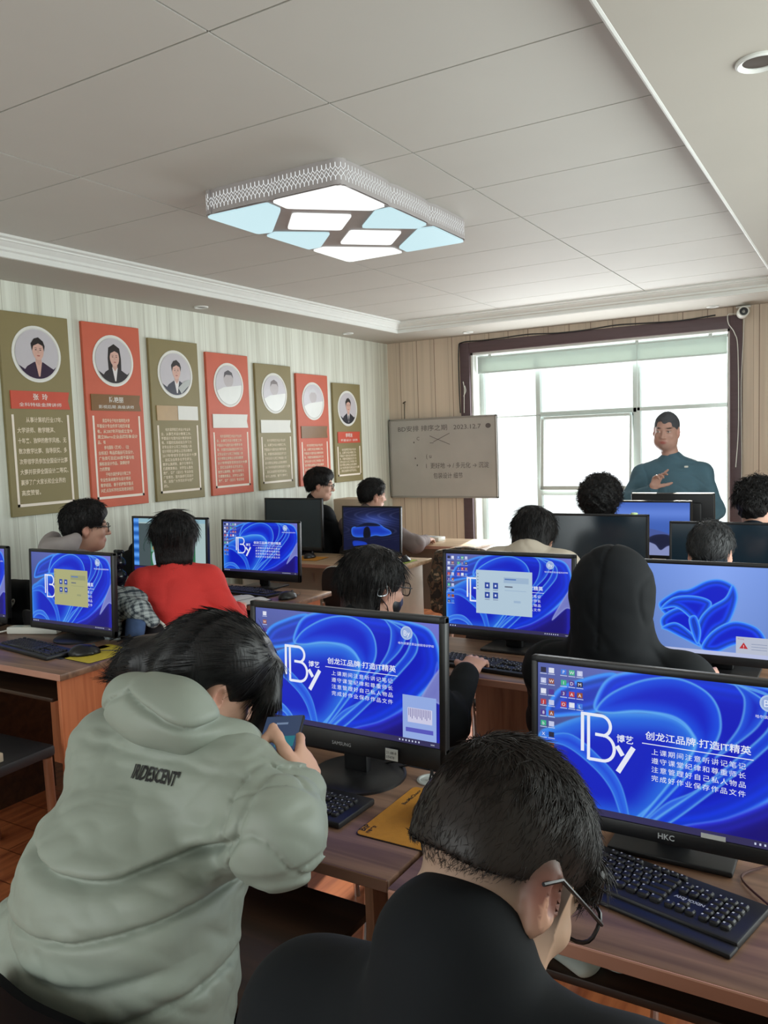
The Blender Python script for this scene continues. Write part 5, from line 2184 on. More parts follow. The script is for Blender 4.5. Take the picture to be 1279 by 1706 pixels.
    if style == 'hoodie':
        bk = -Y
        hs = 1.25 if style == 'puffer' else 1.0
        pts = [N + bk * (.045 + .055 * math.cos(a)) * hs + X * .105 * hs * math.sin(a) + Z * (.065 - .045 * math.cos(a)) for a in np.linspace(-1.7, 1.7, 9)]
        G.chain(pts, [q * hs for q in (.030, .036, .044, .052, .056, .052, .044, .036, .030)], .03)
    if style == 'hoodup':
        hf.ell(G, (0, -.025, .045), (.112, .128, .118), .03)
        G.cap(hf.w((0, -.05, .0)), N - Y * .02 + Z * .01, .112, .122, .05)
        G.warp(lambda P: .006 * np.exp(-((P[:, 0] - H[0]) / .004) ** 2) * (P[:, 2] > N[2] + .02))
        hf.ell(G, (0, .135, -.01), (.075, .11, .12), .03, '-')
    if groove:
        groove(G, locals())
    folds = top_warp or (lambda P: .0045 * vnoise(P, 26, 3) + .0035 * np.exp(-(vnoise(P * np.array((1, 1, 2.0), np.float32), 24, 15) / .09) ** 2) + .002 * vnoise(P * np.array((1, 1, 2.2), np.float32), 60, 5))
    G.warp(folds)
    Vt, Ft = G.mesh()
    kids.append(np_mesh({'sweater': 'sweater', 'jacket': 'jacket', 'puffer': 'padded_jacket', 'hoodie': 'hooded_top', 'hoodup': 'hooded_jacket'}[style], Vt, Ft, top, t))
    # ---- trousers and shoes
    T = Sdf(max(h, .008))
    T.ecap(Pv - X * .03, Pv + X * .03, (.118 * bulk, .104 * bulk), (.118 * bulk, .104 * bulk), Y, .03)
    for hp, kn, an in ((HR, KR, AR), (HL, KL, AL)):
        T.chain([hp, kn, an + Z * .04], [.085, .066, .052], .035)
    T.warp(lambda P: .004 * vnoise(P, 30, 8))
    Vp, Fp = T.mesh()
    kids.append(np_mesh('trousers', Vp, Fp, trousers or mat('dark_trousers', srgb(34, 38, 48), .8, var=.1), t))
    for an in (AR, AL):
        Q = Sdf(.007)
        Q.ell(an + Y * .06 - Z * .03, (.048, .125, .05), B, .02).cap(an, an + Z * .02, .05, .046, .02)
        Q.cut((0, 0, 0.002), (0, 0, -1))
        Vq, Fq = Q.mesh()
        kids.append(np_mesh('shoe', Vq, Fq, SHOE, t))
    # ---- hair
    hair_ob = None
    if hair:
        Q = Sdf(min(h, .006))
        (hair_short if hair == 'short' else hair_long if hair == 'long' else hair)(Q, hf, **(hair_args or {}))
        if hair != 'long':
            Q.warp(lambda P: .004 * vnoise(P, 70, 11) + puff * .012 * vnoise(P, 150, 12))
        else:
            Q.warp(lambda P: .0035 * vnoise(P * np.array((1, 1, .15), np.float32), 160, 11))
        Vh, Fh = Q.mesh()
        hair_ob = np_mesh('hair', Vh, Fh, hairmat, t)
        kids.append(hair_ob)
        if strand is None:
            keep_ = (lambda P: (hf.l(P)[:, 1] < .03) | (hf.l(P)[:, 2] > .05)) if hair == 'long' else (lambda P: hf.l(P)[:, 1] < .075)
            strand = (lambda q: dict(n=1700, flow=flow_down(q), length=.040 if hair != 'long' else .07, rad=.0016, lift=.35 if hair != 'long' else 0., jitter=.25 if hair != 'long' else .03, keep=keep_))
        if strand:
            o = strands('hair_strands', Vh, Fh, parent=hair_ob, mtl=hairmat, **strand(hf))
            o.parent = hair_ob
    for o in kids:
        o.matrix_parent_inverse = inv
    t['_'] = 0
    del t['_']
    if seat_chair:
        (stool_seat if stool else chair)(seat_chair, float(Pv[0] + Y[0] * .03), float(Pv[1] + Y[1] * .03), math.radians(-byaw))
    R_ = dict(t=t, hf=hf, X=X, Y=Y, N=N, Ch=Ch, Pv=Pv, inv=inv, WR=WR, WL=WL, ER=ER, EL=EL, SR=SR, SL=SL, tipsR=tipsR, tipsL=tipsL, Vt=Vt, Ft=Ft)
    return R_


def wear(p, o):
    o.parent = p['t']
    o.matrix_parent_inverse = p['inv']
    return o

# ------------------------------------------------------------------ everyone in the room
C_red = mat('red_knit', srgb(206, 52, 48), .85, var=.06, scale=8, bump=.15, bscale=160)
C_teal = mat('hazed_teal_knit', srgb(72, 102, 117), .85, var=.06, bump=.1, bscale=160)  # teal lightened: the window's haze is put into the colour
C_black = mat('black_cloth', srgb(15, 18, 22), .85, spec=.25, var=.15, scale=6)
C_navy = mat('navy_cloth', srgb(22, 33, 44), .85, spec=.25, var=.1)
C_grey = mat('warm_grey_fleece', srgb(158, 150, 150), .9, var=.05)
C_cream = mat('cream_cloth', srgb(196, 184, 168), .85, var=.05)
C_brown = mat('brown_grey_cloth', srgb(120, 108, 106), .8, var=.08)
C_sage = mat('pale_sage_nylon', srgb(140, 148, 137), .55, var=.03, scale=5, bump=.05, bscale=14)

# person in the red sweater
p_red = person('person in a bright red sweater with a black bob facing a screen', (-2.84, 2.787, 1.185), (-36, 6, 0), N=(-2.825, 2.765, 1.062), byaw=-38, pelvis=(-2.77, 2.70, .525),
               top=C_red, style='sweater', hair='long', hair_args=dict(drop=.100, wide=.014, back=-.01), male=False, bulk=.94, shoulder=.150, h=.0065,
               wrR=(-2.70, 3.05, .80), poleR=(.7, -.45, -.6), wrL=(-3.12, 2.86, .80), poleL=(-.5, -.4, -.7))
p_hd = person('person in a grey hooded top with glasses seen in profile by the wall', (-3.418, 2.746, 1.222), (36, 4, 0), N=(-3.462, 2.69, 1.108), byaw=10, pelvis=(-3.47, 2.70, .525),
              top=C_grey, style='hoodie', hair='short', bulk=1.05, h=.0065, hair_args=dict(puff=.006), wrR=(-3.20, 2.98, .80), seat_chair='chair of the person in the grey hooded top')
wear(p_hd, glasses(p_hd['hf'], p_hd['t']))
p_gl = person('person with glasses looking over the switched off monitor below the posters', (-3.885, 5.46, 1.268), (62, 8, 0), byaw=20, pelvis=(-3.86, 5.38, .525), top=C_black, style='jacket', hair='short', hair_args=dict(puff=.006), h=.008, hsc=1.04,
              seat_chair='chair behind the switched off monitor')
wear(p_gl, glasses(p_gl['hf'], p_gl['t']))
p_mn = person('person in a brown grey jacket behind the blue car screen', (-3.425, 5.53, 1.178), (34, 6, 0), byaw=0, pelvis=(-3.36, 5.40, .525), top=C_brown, style='jacket', hair='short', h=.008, hsc=1.02,
              wrR=(-3.10, 5.80, .80), poleR=(1, -.2, -.6), seat_chair='chair behind the blue car screen')
p_cl = person('person with a triangular hair clip, glasses and dark face mask', (-1.385, 2.222, 1.135), (26, 12, 0), N=(-1.40, 2.15, 1.01), byaw=6, pelvis=(-1.40, 2.08, .525), top=C_black, style='jacket', h=.006, male=False,
              hair='long', hair_args=dict(drop=.075, wide=.010, back=-.02, ear=True), skin=(196, 150, 132), seat_chair='chair of the person with the hair clip')
wear(p_cl, glasses(p_cl['hf'], p_cl['t'], w=.027))
h_ = p_cl['hf']
b = MB()
q = [h_.w(x) for x in ((.101, -.028, .030), (.101, -.012, -.012), (.098, -.046, -.018))]
b.tube(catmull(q, 6, True), .0022, 6, closed=True)
wear(p_cl, b.build('hair_clip', mat('silver_clip', srgb(170, 175, 180), .3, metal=.8), p_cl['t']))


def face_mask(p, col):
    h = p['hf']
    S = Sdf(.004)
    h.ell(S, (0, .036, -.050), (.068, .072, .058), .02)
    h.cap(S, (0, .10, -.02), (0, .106, -.045), .014, .016, .02)
    h.ell(S, (0, .004, -.045), (.06, .066, .09), .01, '-')
    S.cut(h.w((0, .05, -.008)), h.R @ np.array((0, .15, 1)))
    S.cut(h.w((0, .02, -.05)), h.R @ np.array((0, -1, 0)))
    V, F = S.mesh()
    o = wear(p, np_mesh('face_mask', V, F, col, p['t']))
    b = MB()
    for sx in (-1, 1):
        for z0, z1 in ((-.025, .022), (-.075, -.03)):
            b.tube([h.w((sx * .064, .03, z0)), h.w((sx * .082, .008, (z0 + z1) / 2)), h.w((sx * .086, -.020, z1))], .0018, 5)
    wear(p, b.build('mask_loops', col, p['t']))


face_mask(p_cl, m_blk)
p_ho = person('person in a black jacket with the hood up before the ribbon screen', (-.642, 2.366, 1.112), (0, 14, 0), N=(-.632, 2.32, .985), byaw=0, pelvis=(-.63, 2.20, .52), top=C_black, style='hoodup', h=.0065, bulk=1.12, shoulder=.19,
              seat_chair='chair of the person with the hood up')
p_cr = person('person with long dark hair in a cream jacket before the dark monitor', (-1.322, 3.536, 1.150), (0, 22, 0), N=(-1.315, 3.45, 1.105), byaw=0, pelvis=(-1.31, 3.34, .525), top=C_cream, style='jacket', hair='long', male=False,
              hair_args=dict(drop=.11, wide=.004), shoulder=.155, h=.0075, seat_chair='chair of the person in the cream jacket')
p_gr = person('person with dark grey hair and dark jacket bending below the dark monitor', (-.562, 3.53, 1.095), (0, 34, 0), N=(-.568, 3.44, 1.01), byaw=0, pelvis=(-.57, 3.30, .525), top=C_navy, style='jacket', collar=1.9, bulk=1.15, shoulder=.19,
              hairmat=mat('rim_greyed_hair', srgb(42, 43, 46), .5, var=.3, scale=40), hair_args=dict(nape=-.11), h=.0075, seat_chair='chair of the person with dark grey hair')  # slight grey in the hair colour paints rim light on a dark head
p_cu = person('person with a round mop of curly hair before the bird screen', (-1.291, 4.50, 1.215), (0, 4, 0), byaw=0, top=C_navy, style='jacket', puff=1.0, h=.0075, hair_args=dict(puff=.030, nape=-.07),
              stool=True, seat_chair='stool of the person with curly hair',
              strand=lambda hf: dict(n=2600, flow=lambda P: RNG.normal(size=P.shape), length=.030, rad=.0013, lift=1.6, jitter=.6, keep=lambda P: hf.l(P)[:, 1] < .06))
p_ri = person('person with tufted black hair and a pale mask strap at the right edge', (-.500, 4.55, 1.205), (14, 2, 0), byaw=0, top=C_navy, style='jacket', h=.0075, hair_args=dict(puff=.014), puff=.8,
              stool=True, seat_chair='stool of the person at the right edge',
              strand=lambda hf: dict(n=1500, flow=flow_down(hf), length=.045, rad=.0022, lift=1.1, jitter=.4, keep=lambda P: hf.l(P)[:, 2] > .02))
face_mask(p_ri, mat('pale_mask', srgb(190, 196, 200), .8))
def hair_crop(S, h):
    h.ell(S, (0, -.015, .038), (.0772, .0985, .0885), .01)
    h.ell(S, (0, -.05, .0), (.060, .050, .06), .02)
    h.ell(S, (0, .122, -.046), (.060, .066, .128), .008, '-')
    for sx in (-1, 1):
        h.ell(S, (sx * .080, .062, -.060), (.034, .050, .066), .008, '-')
    for sx in (-1, 1):
        h.ell(S, (sx * .040, .090, .062), (.022, .030, .022), .014, '-')
    S.cut(h.w((0, -.06, -.03)), h.R @ np.array((0, .3, -1)))


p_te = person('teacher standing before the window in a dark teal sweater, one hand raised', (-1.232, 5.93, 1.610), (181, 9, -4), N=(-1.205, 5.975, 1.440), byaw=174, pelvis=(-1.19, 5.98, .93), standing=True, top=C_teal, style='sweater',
              hair=hair_crop, fade=lambda L: np.clip((L[:, 2] - .072 + .55 * np.clip(.07 - L[:, 1], 0, .12)) / .008, 0, 1) * (np.abs(L[:, 0]) < .09), h=.0058, bulk=1.36, shoulder=.195, sh_drop=.130, yoke=.13, strand=lambda q: dict(n=3000, flow=flow_down(q), length=.008, rad=.0008, lift=.8, jitter=.4, steps=2), hairmat=mat('hazed_cropped_hair', srgb(80, 81, 86), .85, spec=.2, var=.3, scale=300), skin=(186, 146, 132), hsc=1.05, fat=.008, stubble=.4,  # hair colour lifted to carry the haze in front of the window
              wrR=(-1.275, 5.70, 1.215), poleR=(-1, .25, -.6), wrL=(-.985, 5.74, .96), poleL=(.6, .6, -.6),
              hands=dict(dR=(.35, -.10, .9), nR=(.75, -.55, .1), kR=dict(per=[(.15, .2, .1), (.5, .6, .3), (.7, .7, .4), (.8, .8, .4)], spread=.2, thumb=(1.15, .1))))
hf = p_te['hf']
b = MB()
b.T = Matrix.Translation(p_te['Ch'] + p_te['Y'] * .155 - p_te['X'] * .10 + np.array((0, 0, .10)))
b.box((-.012, -.012, -.006), (.012, .012, .006), .003)
wear(p_te, b.build('chest_badge', MATS['white_plastic'], p_te['t']))

# ------------------------------------------------------------------ the two people nearest the camera
PH_T, PH_B = np.array((-.930, 1.165, 1.094)), np.array((-.877, 1.045, 1.036))
ph_ax = nv(PH_T - PH_B)
ph_w = np.array((.965, .22, .0))
ph_w = nv(ph_w - ph_ax * (ph_w @ ph_ax))
ph_n = nv(np.cross(ph_w, ph_ax))             # out of the screen
PC = (PH_T + PH_B) / 2


FOLDS = (([-1.201, -1.084, -.986, -.881, -.801], [.949, .939, .941, .971, 1.018], .016, .009),
         ([-1.267, -1.153, -1.021, -.888, -.768], [.831, .844, .862, .894, .932], .010, .006),
         ([-1.237, -1.130, -1.000, -.907], [.799, .778, .789, .813], .008, .010),
         ([-1.301, -1.153, -.992, -.861], [.687, .708, .727, .774], .009, .008),
         ([-1.25, -1.104, -.958, -.812], [1.078, 1.084, 1.082, 1.074], .004, .006))


def puff_warp(P):
    """sewn quilt lines with the padding rolling over them, plus soft creases"""
    x, y, z = P[:, 0], P[:, 1], P[:, 2]
    back = sstep(1.02, .94, y) * sstep(.30, .25, np.abs(x + 1.06))
    q = 0
    for fx, fz, amp, w in FOLDS:
        dz = z - np.interp(x, fx, fz)
        m = sstep(fx[0] - .03, fx[0] + .04, x) * sstep(fx[-1] + .02, fx[-1] - .05, x)
        q = q + m * (amp * np.exp(-(dz / w) ** 2) - amp * .45 * np.exp(-((dz - .022) / .018) ** 2) - amp * .25 * np.exp(-((dz + .03) / .02) ** 2))
    seam = np.interp(z, [1.01, 1.087, 1.146, 1.20], [-.835, -.845, -.858, -.87])
    q = q + .006 * np.exp(-((x - seam) / .0045) ** 2)
    r1 = vnoise(P * np.array((.8, .8, 2.4), np.float32), 26, 3)
    r2 = vnoise(P * np.array((1.4, 1.4, 2.0), np.float32), 46, 5)
    cre = .0028 * r1 + .0028 * (1 - np.abs(r2) * 2.2)
    slv = sstep(-.88, -.82, x)
    fold = 1 - np.abs(np.sin(5 * r1 + 2.5 * r2 + x * 26 - z * 40 + y * 16))
    n3 = vnoise(P * np.array((1.0, .7, 1.7), np.float32), 20, 41)
    n4 = vnoise(P * np.array((.6, .8, 2.0), np.float32), 34, 43)
    n5 = vnoise(P * np.array((1.5, 1.2, .8), np.float32), 30, 47)
    rid = .0075 * np.exp(-(n3 / .06) ** 2) * (.18 + .82 * slv) + .0055 * np.exp(-(n4 / .05) ** 2) * (.15 + .85 * slv) + .005 * np.exp(-(n5 / .05) ** 2) * slv
    return back * q + cre + rid


def p1_extra(G, L):
    X, Y, Z, N = L['X'], L['Y'], L['Z'], L['N']
    Pv = L['Pv']
    # wide skirt of the jacket, spread over the chair
    G.ecap(Pv + Z * .16 - X * .02, Pv + Z * .33, (.210, .145), (.195, .145), X, .05)
    G.ell(Pv + Z * .20 - X * .20 - Y * .02, (.12, .12, .085), None, .06)
    G.cap(L['WR'] - nv(L['WR'] - L['ER']) * .03, L['WR'] - nv(L['WR'] - L['ER']) * .012, .056, .054, .012)
    G.cut(Pv + Z * .115, -Z)


p1 = person('person in a pale padded jacket holding a phone', (-1.098, 1.145, 1.150), (30, 34, 8), N=(-1.080, 1.020, 1.082), pelvis=(-1.085, .88, .52), byaw=4,
            skin=(208, 164, 142), top=C_sage, style='puffer', hair=None, male=False, h=.0045, arms=(.225, .205), shoulder=.155, sh_drop=.055, collar=.4,
            wrR=tuple(PC + ph_w * .055 - ph_ax * .094 - ph_n * .012), elR=(-.790, .955, .995), wrL=tuple(PC - ph_w * .058 - ph_ax * .105 - ph_n * .012), poleL=(-.8, -.5, -.3),
            hands=dict(dR=tuple(ph_ax - ph_n * .12), nR=tuple(-ph_w - ph_n * .35), kR=dict(per=[(.25, .35, .3), (.75, .8, .5), (.85, .9, .5), (.95, .9, .5)], thumb=(.75, .25), spread=.02, sc=.95),
                       dL=tuple(ph_ax - ph_n * .12), nL=tuple(ph_w - ph_n * .35), kL=dict(per=[(.6, .8, .5), (.8, .85, .5), (.9, .9, .5), (.95, .9, .5)], thumb=(.75, .35), spread=.02, sc=.95)),
            top_warp=puff_warp, groove=p1_extra, trousers=mat('dark_navy_trousers', srgb(20, 23, 32), .85, spec=.25, var=.1), seat_chair=None)
S = Sdf(.0042)
S.ell((-1.050, .975, 1.150), (.100, .068, .054), rotM(6, -20, -4), .03)
S.chain([(-.985, .980, 1.125), (-.940, 1.045, 1.085), (-.940, 1.115, 1.035)], [.042, .032, .020], .035)
S.chain([(-1.130, .985, 1.150), (-1.165, 1.060, 1.120), (-1.150, 1.125, 1.06)], [.046, .036, .022], .035)
S.cap((-1.115, .968, 1.165), (-1.000, .965, 1.168), .040, .040, .03)
S.ell((-1.092, 1.085, 1.16), (.075, .085, .09), None, .015, '-')


def hood_warp(P):
    x, y, z = P[:, 0], P[:, 1], P[:, 2]
    rear = sstep(1.04, .98, y)
    d1 = z - np.interp(x, [-1.085, -1.01, -.945], [1.192, 1.172, 1.142])
    m1 = sstep(-1.10, -1.07, x)
    d2 = z - np.interp(x, [-1.165, -1.125, -1.085], [1.140, 1.172, 1.190])
    m2 = sstep(-1.07, -1.085, x)
    q = m1 * (.012 * np.exp(-((d1 + .003) / .006) ** 2) - .006 * np.exp(-((d1 - .016) / .014) ** 2)) + m2 * (.006 * np.exp(-(d2 / .0045) ** 2))
    return rear * q + .004 * vnoise(P * np.array((1, 1, 1.6), np.float32), 30, 71) + .0025 * vnoise(P, 66, 72)


S.warp(hood_warp)
V, F = S.mesh()
wear(p1, np_mesh('hood', V, F, C_sage, p1['t']))
h1 = p1['hf']
# long black hair: cap, mass gathered towards the hood, locks falling in front of the face
S = Sdf(.0045)
h1.ell(S, (0, -.014, .042), (.087, .106, .094), .02)
h1.ell(S, (0, .02, .070), (.078, .085, .062), .03)
h1.ell(S, (.0, -.055, -.01), (.074, .058, .075), .03)
h1.ell(S, (-.045, -.02, -.02), (.055, .085, .085), .03)
h1.ell(S, (0, .112, -.055), (.060, .062, .115), .015, '-')
h1.ell(S, (.094, .000, -.028), (.040, .040, .052), .008, '-')
h1.ell(S, (.075, -.045, -.090), (.055, .050, .045), .010, '-')
h1.ell(S, (.086, .045, -.075), (.045, .04, .07), .010, '-')
S.chain([h1.w((-.02, -.070, .01)), h1.w((-.055, -.115, -.03)), h1.w((-.078, -.125, -.060)), h1.w((-.095, -.135, -.085))], [.055, .042, .022, .008], .03)
S.chain([h1.w((.045, .085, .085)), h1.w((.068, .100, .03)), h1.w((.064, .108, -.045)), h1.w((.045, .112, -.115))], [.020, .021, .018, .004], .02)
S.chain([h1.w((-.045, .085, .08)), h1.w((-.08, .10, .0)), h1.w((-.07, .11, -.10))], [.022, .022, .005], .02)
S.warp(lambda P: .003 * vnoise(h1.l(P).astype(np.float32) @ np.diag((1, .5, .25)).astype(np.float32), 190, 11))
V, F = S.mesh()
HAIR_GLOSS = mat('glossy_black_hair', srgb(15, 14, 16), .42, spec=.38, var=.3, scale=60, stretch=(1, 1, .2), bump=.12, bscale=200)
hr = wear(p1, np_mesh('hair', V, F, HAIR_GLOSS, p1['t']))


def flow_p1(P):
    L = h1.l(P)
    fr = np.clip((L[:, 1] - .03) * 14, 0, 1)[:, None]
    back = np.stack([-.35 - L[:, 0] * 1.5, -.9 + 0 * L[:, 0], -.55 - np.clip(.08 - L[:, 2], 0, .2) * 3], 1)
    front = np.stack([L[:, 0] * 3, .35 + 0 * L[:, 0], -.9 + 0 * L[:, 0]], 1)
    return (back * (1 - fr) + front * fr) @ h1.R.T


o = strands('hair_strands', V, F, 5200, flow_p1, .045, .0011, .0, HAIR_GLOSS, hr, seed=4, jitter=.04, keep=lambda P: (h1.l(P)[:, 1] < .12) & ~((h1.l(P)[:, 0] > .04) & (h1.l(P)[:, 1] > -.06) & (h1.l(P)[:, 1] < .06) & (h1.l(P)[:, 2] < .045)))
# small ear stud
b = MB()
b.tube([h1.w((.083, -.004, -.036)), h1.w((.087, -.004, -.038))], .003, 8)
wear(p1, b.build('ear_stud', m_chrome, p1['t']))
# lettering on the back of the jacket, laid onto the cloth
bv = BVHTree.FromPolygons([tuple(v) for v in p1['Vt']], [tuple(int(i) for i in f) for f in p1['Ft']])


def lay_text(p, txt, c, right, up, size, fit, lift=.0012, **k):
    c, right = np.array(c, float), nv(right)
    up = nv(np.array(up, float) - right * (np.array(up, float) @ right))
    nrm = np.cross(right, up)
    vs, fs = text_mesh(txt, size, **k)
    b = bmesh.new()
    sx = fit / (max(v[0] for v in vs) - min(v[0] for v in vs))
    bv_ = [b.verts.new((v[0] * sx - fit / 2, v[1], 0)) for v in vs]
    for f in fs:
        try:
            b.faces.new([bv_[i] for i in f])
        except ValueError:
            pass
    bmesh.ops.triangulate(b, faces=b.faces[:])
    bmesh.ops.subdivide_edges(b, edges=[e for e in b.edges if e.calc_length() > .006], cuts=1)
    bmesh.ops.triangulate(b, faces=b.faces[:])
    b.verts.index_update()
    out = MB()
    P = []
    for v in b.verts:
        q = c + right * v.co.x + up * v.co.y
        hit = bv.ray_cast(Vector(q + nrm * .25), Vector(-nrm), .6)
        hp = np.array(hit[0]) if hit[0] is not None else q
        P.append(hp + nrm * lift)
    out.add(P, [[v.index for v in f.verts] for f in b.faces])
    b.free()
    return wear(p, out.build('back_lettering', m_blk, p['t']))


lay_text(p1, 'IRIDESCENT"', (-1.003, .87, 1.062), (.985, .17, -.02), (.0, .15, 1), .027, .098, lift=.0025, bold=.03, shear=-.10)
lay_text(p1, '────', (-1.0, .72, .735), (.985, .17, -.03), (0, 0, 1), .012, .03, bold=.02)
# phone
t = thing('phone', 'black phone with dark chat screen held in both hands', 'phone', tuple(PC))
Mp = Matrix(((ph_w[0], ph_ax[0], ph_n[0], 0), (ph_w[1], ph_ax[1], ph_n[1], 0), (ph_w[2], ph_ax[2], ph_n[2], 0), (0, 0, 0, 1)))
b = MB()
b.T = Mp
b.box((-.0375, -.0775, -.005), (.0375, .0775, .004), .0038, 3)
b.build('phone_body', m_blk, t)
b = MB()
b.T = Mp
b.col = lin((58, 74, 104)).tolist() + [1]
b.prism([(-.0345, -.074), (.0345, -.074), (.0345, .074), (-.0345, .074)], .0040, .0043)
b.col = lin((34, 44, 70)).tolist() + [1]
b.prism([(-.0345, -.074), (.0345, -.074), (.0345, -.012), (-.0345, -.012)], .0044, .0045)
b.col = lin((44, 120, 132)).tolist() + [1]
b.prism([(-.005, -.004), (.030, -.004), (.030, .022), (-.005, .022)], .0044, .0046)
b.col = lin((120, 140, 170)).tolist() + [1]
b.prism([(-.012, .052), (.010, .052), (.010, .057), (-.012, .057)], .0044, .0046)
for r in range(4):
    for c in range(8 if r else 9):
        b.col = lin((92, 110, 150)).tolist() + [1]
        x0 = -.030 + c * .0075 + .002 * r
        b.prism([(x0, -.026 - r * .011), (x0 + .003, -.026 - r * .011), (x0 + .003, -.022 - r * .011), (x0, -.022 - r * .011)], .0046, .0047)
b.build('phone_screen', emis('phone_light', 'Col', .8), t)
b = MB()
b.T = Mp
for x in (-.03, -.014):
    b.T = Mp @ Matrix.Translation((x + .006, .062, -.0062))
    b.lathe([(.006, 0), (.006, .002), (.001, .002)], 12)
b.build('camera_lenses', m_blk2, t)

# ---- short haired person in black at the bottom of the picture
def p2_groove(G, L):
    X, Y, Z, N = L['X'], L['Y'], L['Z'], L['N']
    nd = nv(L['neck_t'] - N)
    G.cap(N - Z * .04 - Y * .012, N + nd * .022 - Y * .014, .084, .078, .02)
    G.chain([N + X * .11 - Y * .05 - Z * .045, N + X * .05 - Y * .095 - Z * .040, N - X * .04 - Y * .10 - Z * .036], [.0035] * 3, .012, '-')


fade2 = lambda L: np.clip((L[:, 2] + .062) / .055, 0, 1) * (L[:, 1] < .045) * (L[:, 1] > -.2) * np.clip((np.abs(L[:, 0]) < .085) * 1.0, 0, 1) * .92
p2 = person('person with a short faded haircut in a black high collared jacket', (-.332, .752, 1.152), (27, 43, -5), N=(-.338, .672, 1.088), pelvis=(-.35, .47, .52), byaw=2,
            skin=(206, 170, 146), top=C_black, style='jacket', hair=None, h=.005, bulk=1.12, shoulder=.185, sh_drop=.125, sh_up=(.035, 0), yoke=.14, fade=fade2, collar=.2, groove=p2_groove,
            wrR=(-.21, .93, .74), wrL=(-.46, .93, .80), poleR=(.5, -.3, -.8), poleL=(-.5, -.3, -.8),
            top_warp=lambda P: .005 * vnoise(P * np.array((1, 1, 1.8), np.float32), 20, 31) + .0035 * vnoise(P, 48, 33))
h2 = p2['hf']
S = Sdf(.0042)
h2.ell(S, (0, -.012, .042), (.0775, .099, .088), .015)
h2.ell(S, (.0, .0, .070), (.064, .076, .044), .03)
h2.ell(S, (.0, .060, .050), (.055, .036, .040), .03)
h2.ell(S, (0, -.055, .010), (.064, .050, .060), .02)
h2.ell(S, (0, .115, -.045), (.075, .055, .105), .015, '-')
for sx in (-1, 1):
    h2.ell(S, (sx * .094, .006, -.020), (.030, .036, .040), .012, '-')
S.cut(h2.w((0, -.06, -.010)), h2.R @ np.array((0, .3, -1)))
S.warp(lambda P: .0035 * vnoise(P, 80, 11))
V, F = S.mesh()
hr = wear(p2, np_mesh('hair', V, F, HAIR_BROWN, p2['t']))


def flow_p2(P):
    L = h2.l(P)
    top = np.clip((L[:, 2] - .075) * 18, 0, 1)[:, None]
    dn = np.stack([L[:, 0] * 1.5, L[:, 1] * .8 - .15, -1 + 0 * L[:, 0]], 1)
    sw = np.stack([.9 + 0 * L[:, 0], .55 + 0 * L[:, 0], .15 - L[:, 0] * 2.5], 1)
    return (dn * (1 - top) + sw * top) @ h2.R.T


o = strands('hair_strands', V, F, 9000, flow_p2, lambda P: .010 + .024 * np.clip((h2.l(P)[:, 2] - .045) * 14, 0, 1), .0008, .22, HAIR_BROWN, hr, seed=5, jitter=.28, keep=lambda P: h2.l(P)[:, 1] < .11)
# clipped stubble running down the nape, and the fringe at the temple
S = Sdf(.005)
h2.ell(S, (0, -.014, .034), (.0742, .0952, .0862), .01)
V, F = S.mesh()
r_ = np.random.default_rng(3)


def keep_nape(P):
    L = h2.l(P)
    return (np.abs(L[:, 0]) < .060) & (L[:, 2] < .03) & (L[:, 2] > -.056 + .02 * r_.random(len(L)) + .010 * np.sin(L[:, 0] * 60)) & (L[:, 1] < -.012) & (r_.random(len(L)) < np.clip((L[:, 2] + .075) / .07, .12, 1))


o = strands('nape_stubble', V, F, 11000, flow_down(h2), .007, .00032, .25, HAIR_BROWN, hr, seed=6, jitter=.25, steps=3, keep=keep_nape)
S = Sdf(.004)
S.ell(h2.w((.0, .085, .045)), (.062, .030, .035), h2.R, .01)
V, F = S.mesh()
o2 = wear(p2, np_mesh('fringe', V, F, HAIR_BROWN, p2['t']))
o = strands('fringe_strands', V, F, 900, flow_down(h2), .032, .0009, .3, HAIR_BROWN, o2, seed=8, jitter=.4)
wear(p2, glasses(h2, p2['t']))
t = thing('mouse_pouch', 'pale grey rounded pouch on the shelf below the nearest desk edge', 'pouch', (-.465, 1.41, .6185))
S = Sdf(.004)
S.ecap((-.035, 0, .016), (.03, -.012, .016), (.020, .018), (.040, .022), (0, 1, 0), .02).warp(lambda P: .0015 * vnoise(P, 60, 2)).cut((0, 0, 0), (0, 0, -1))
V, F = S.mesh()
np_mesh('pouch_body', V, F, mat('pale_grey_canvas', srgb(190, 200, 194), .8, var=.05), t)
MB().tube(catmull([(.06, -.012, .016), (.085, -.01, .012), (.10, .01, .006)], 6), .003, 8).build('pouch_strap', MATS['pale_grey_canvas'], t)
chair('black chair whose back edge shows at the lower left corner behind the pale jacket', -1.03, .945, math.radians(-3), z_back=.805, seat=mat('glossy_black_plastic', srgb(10, 10, 12), .7, spec=.06, var=.05))

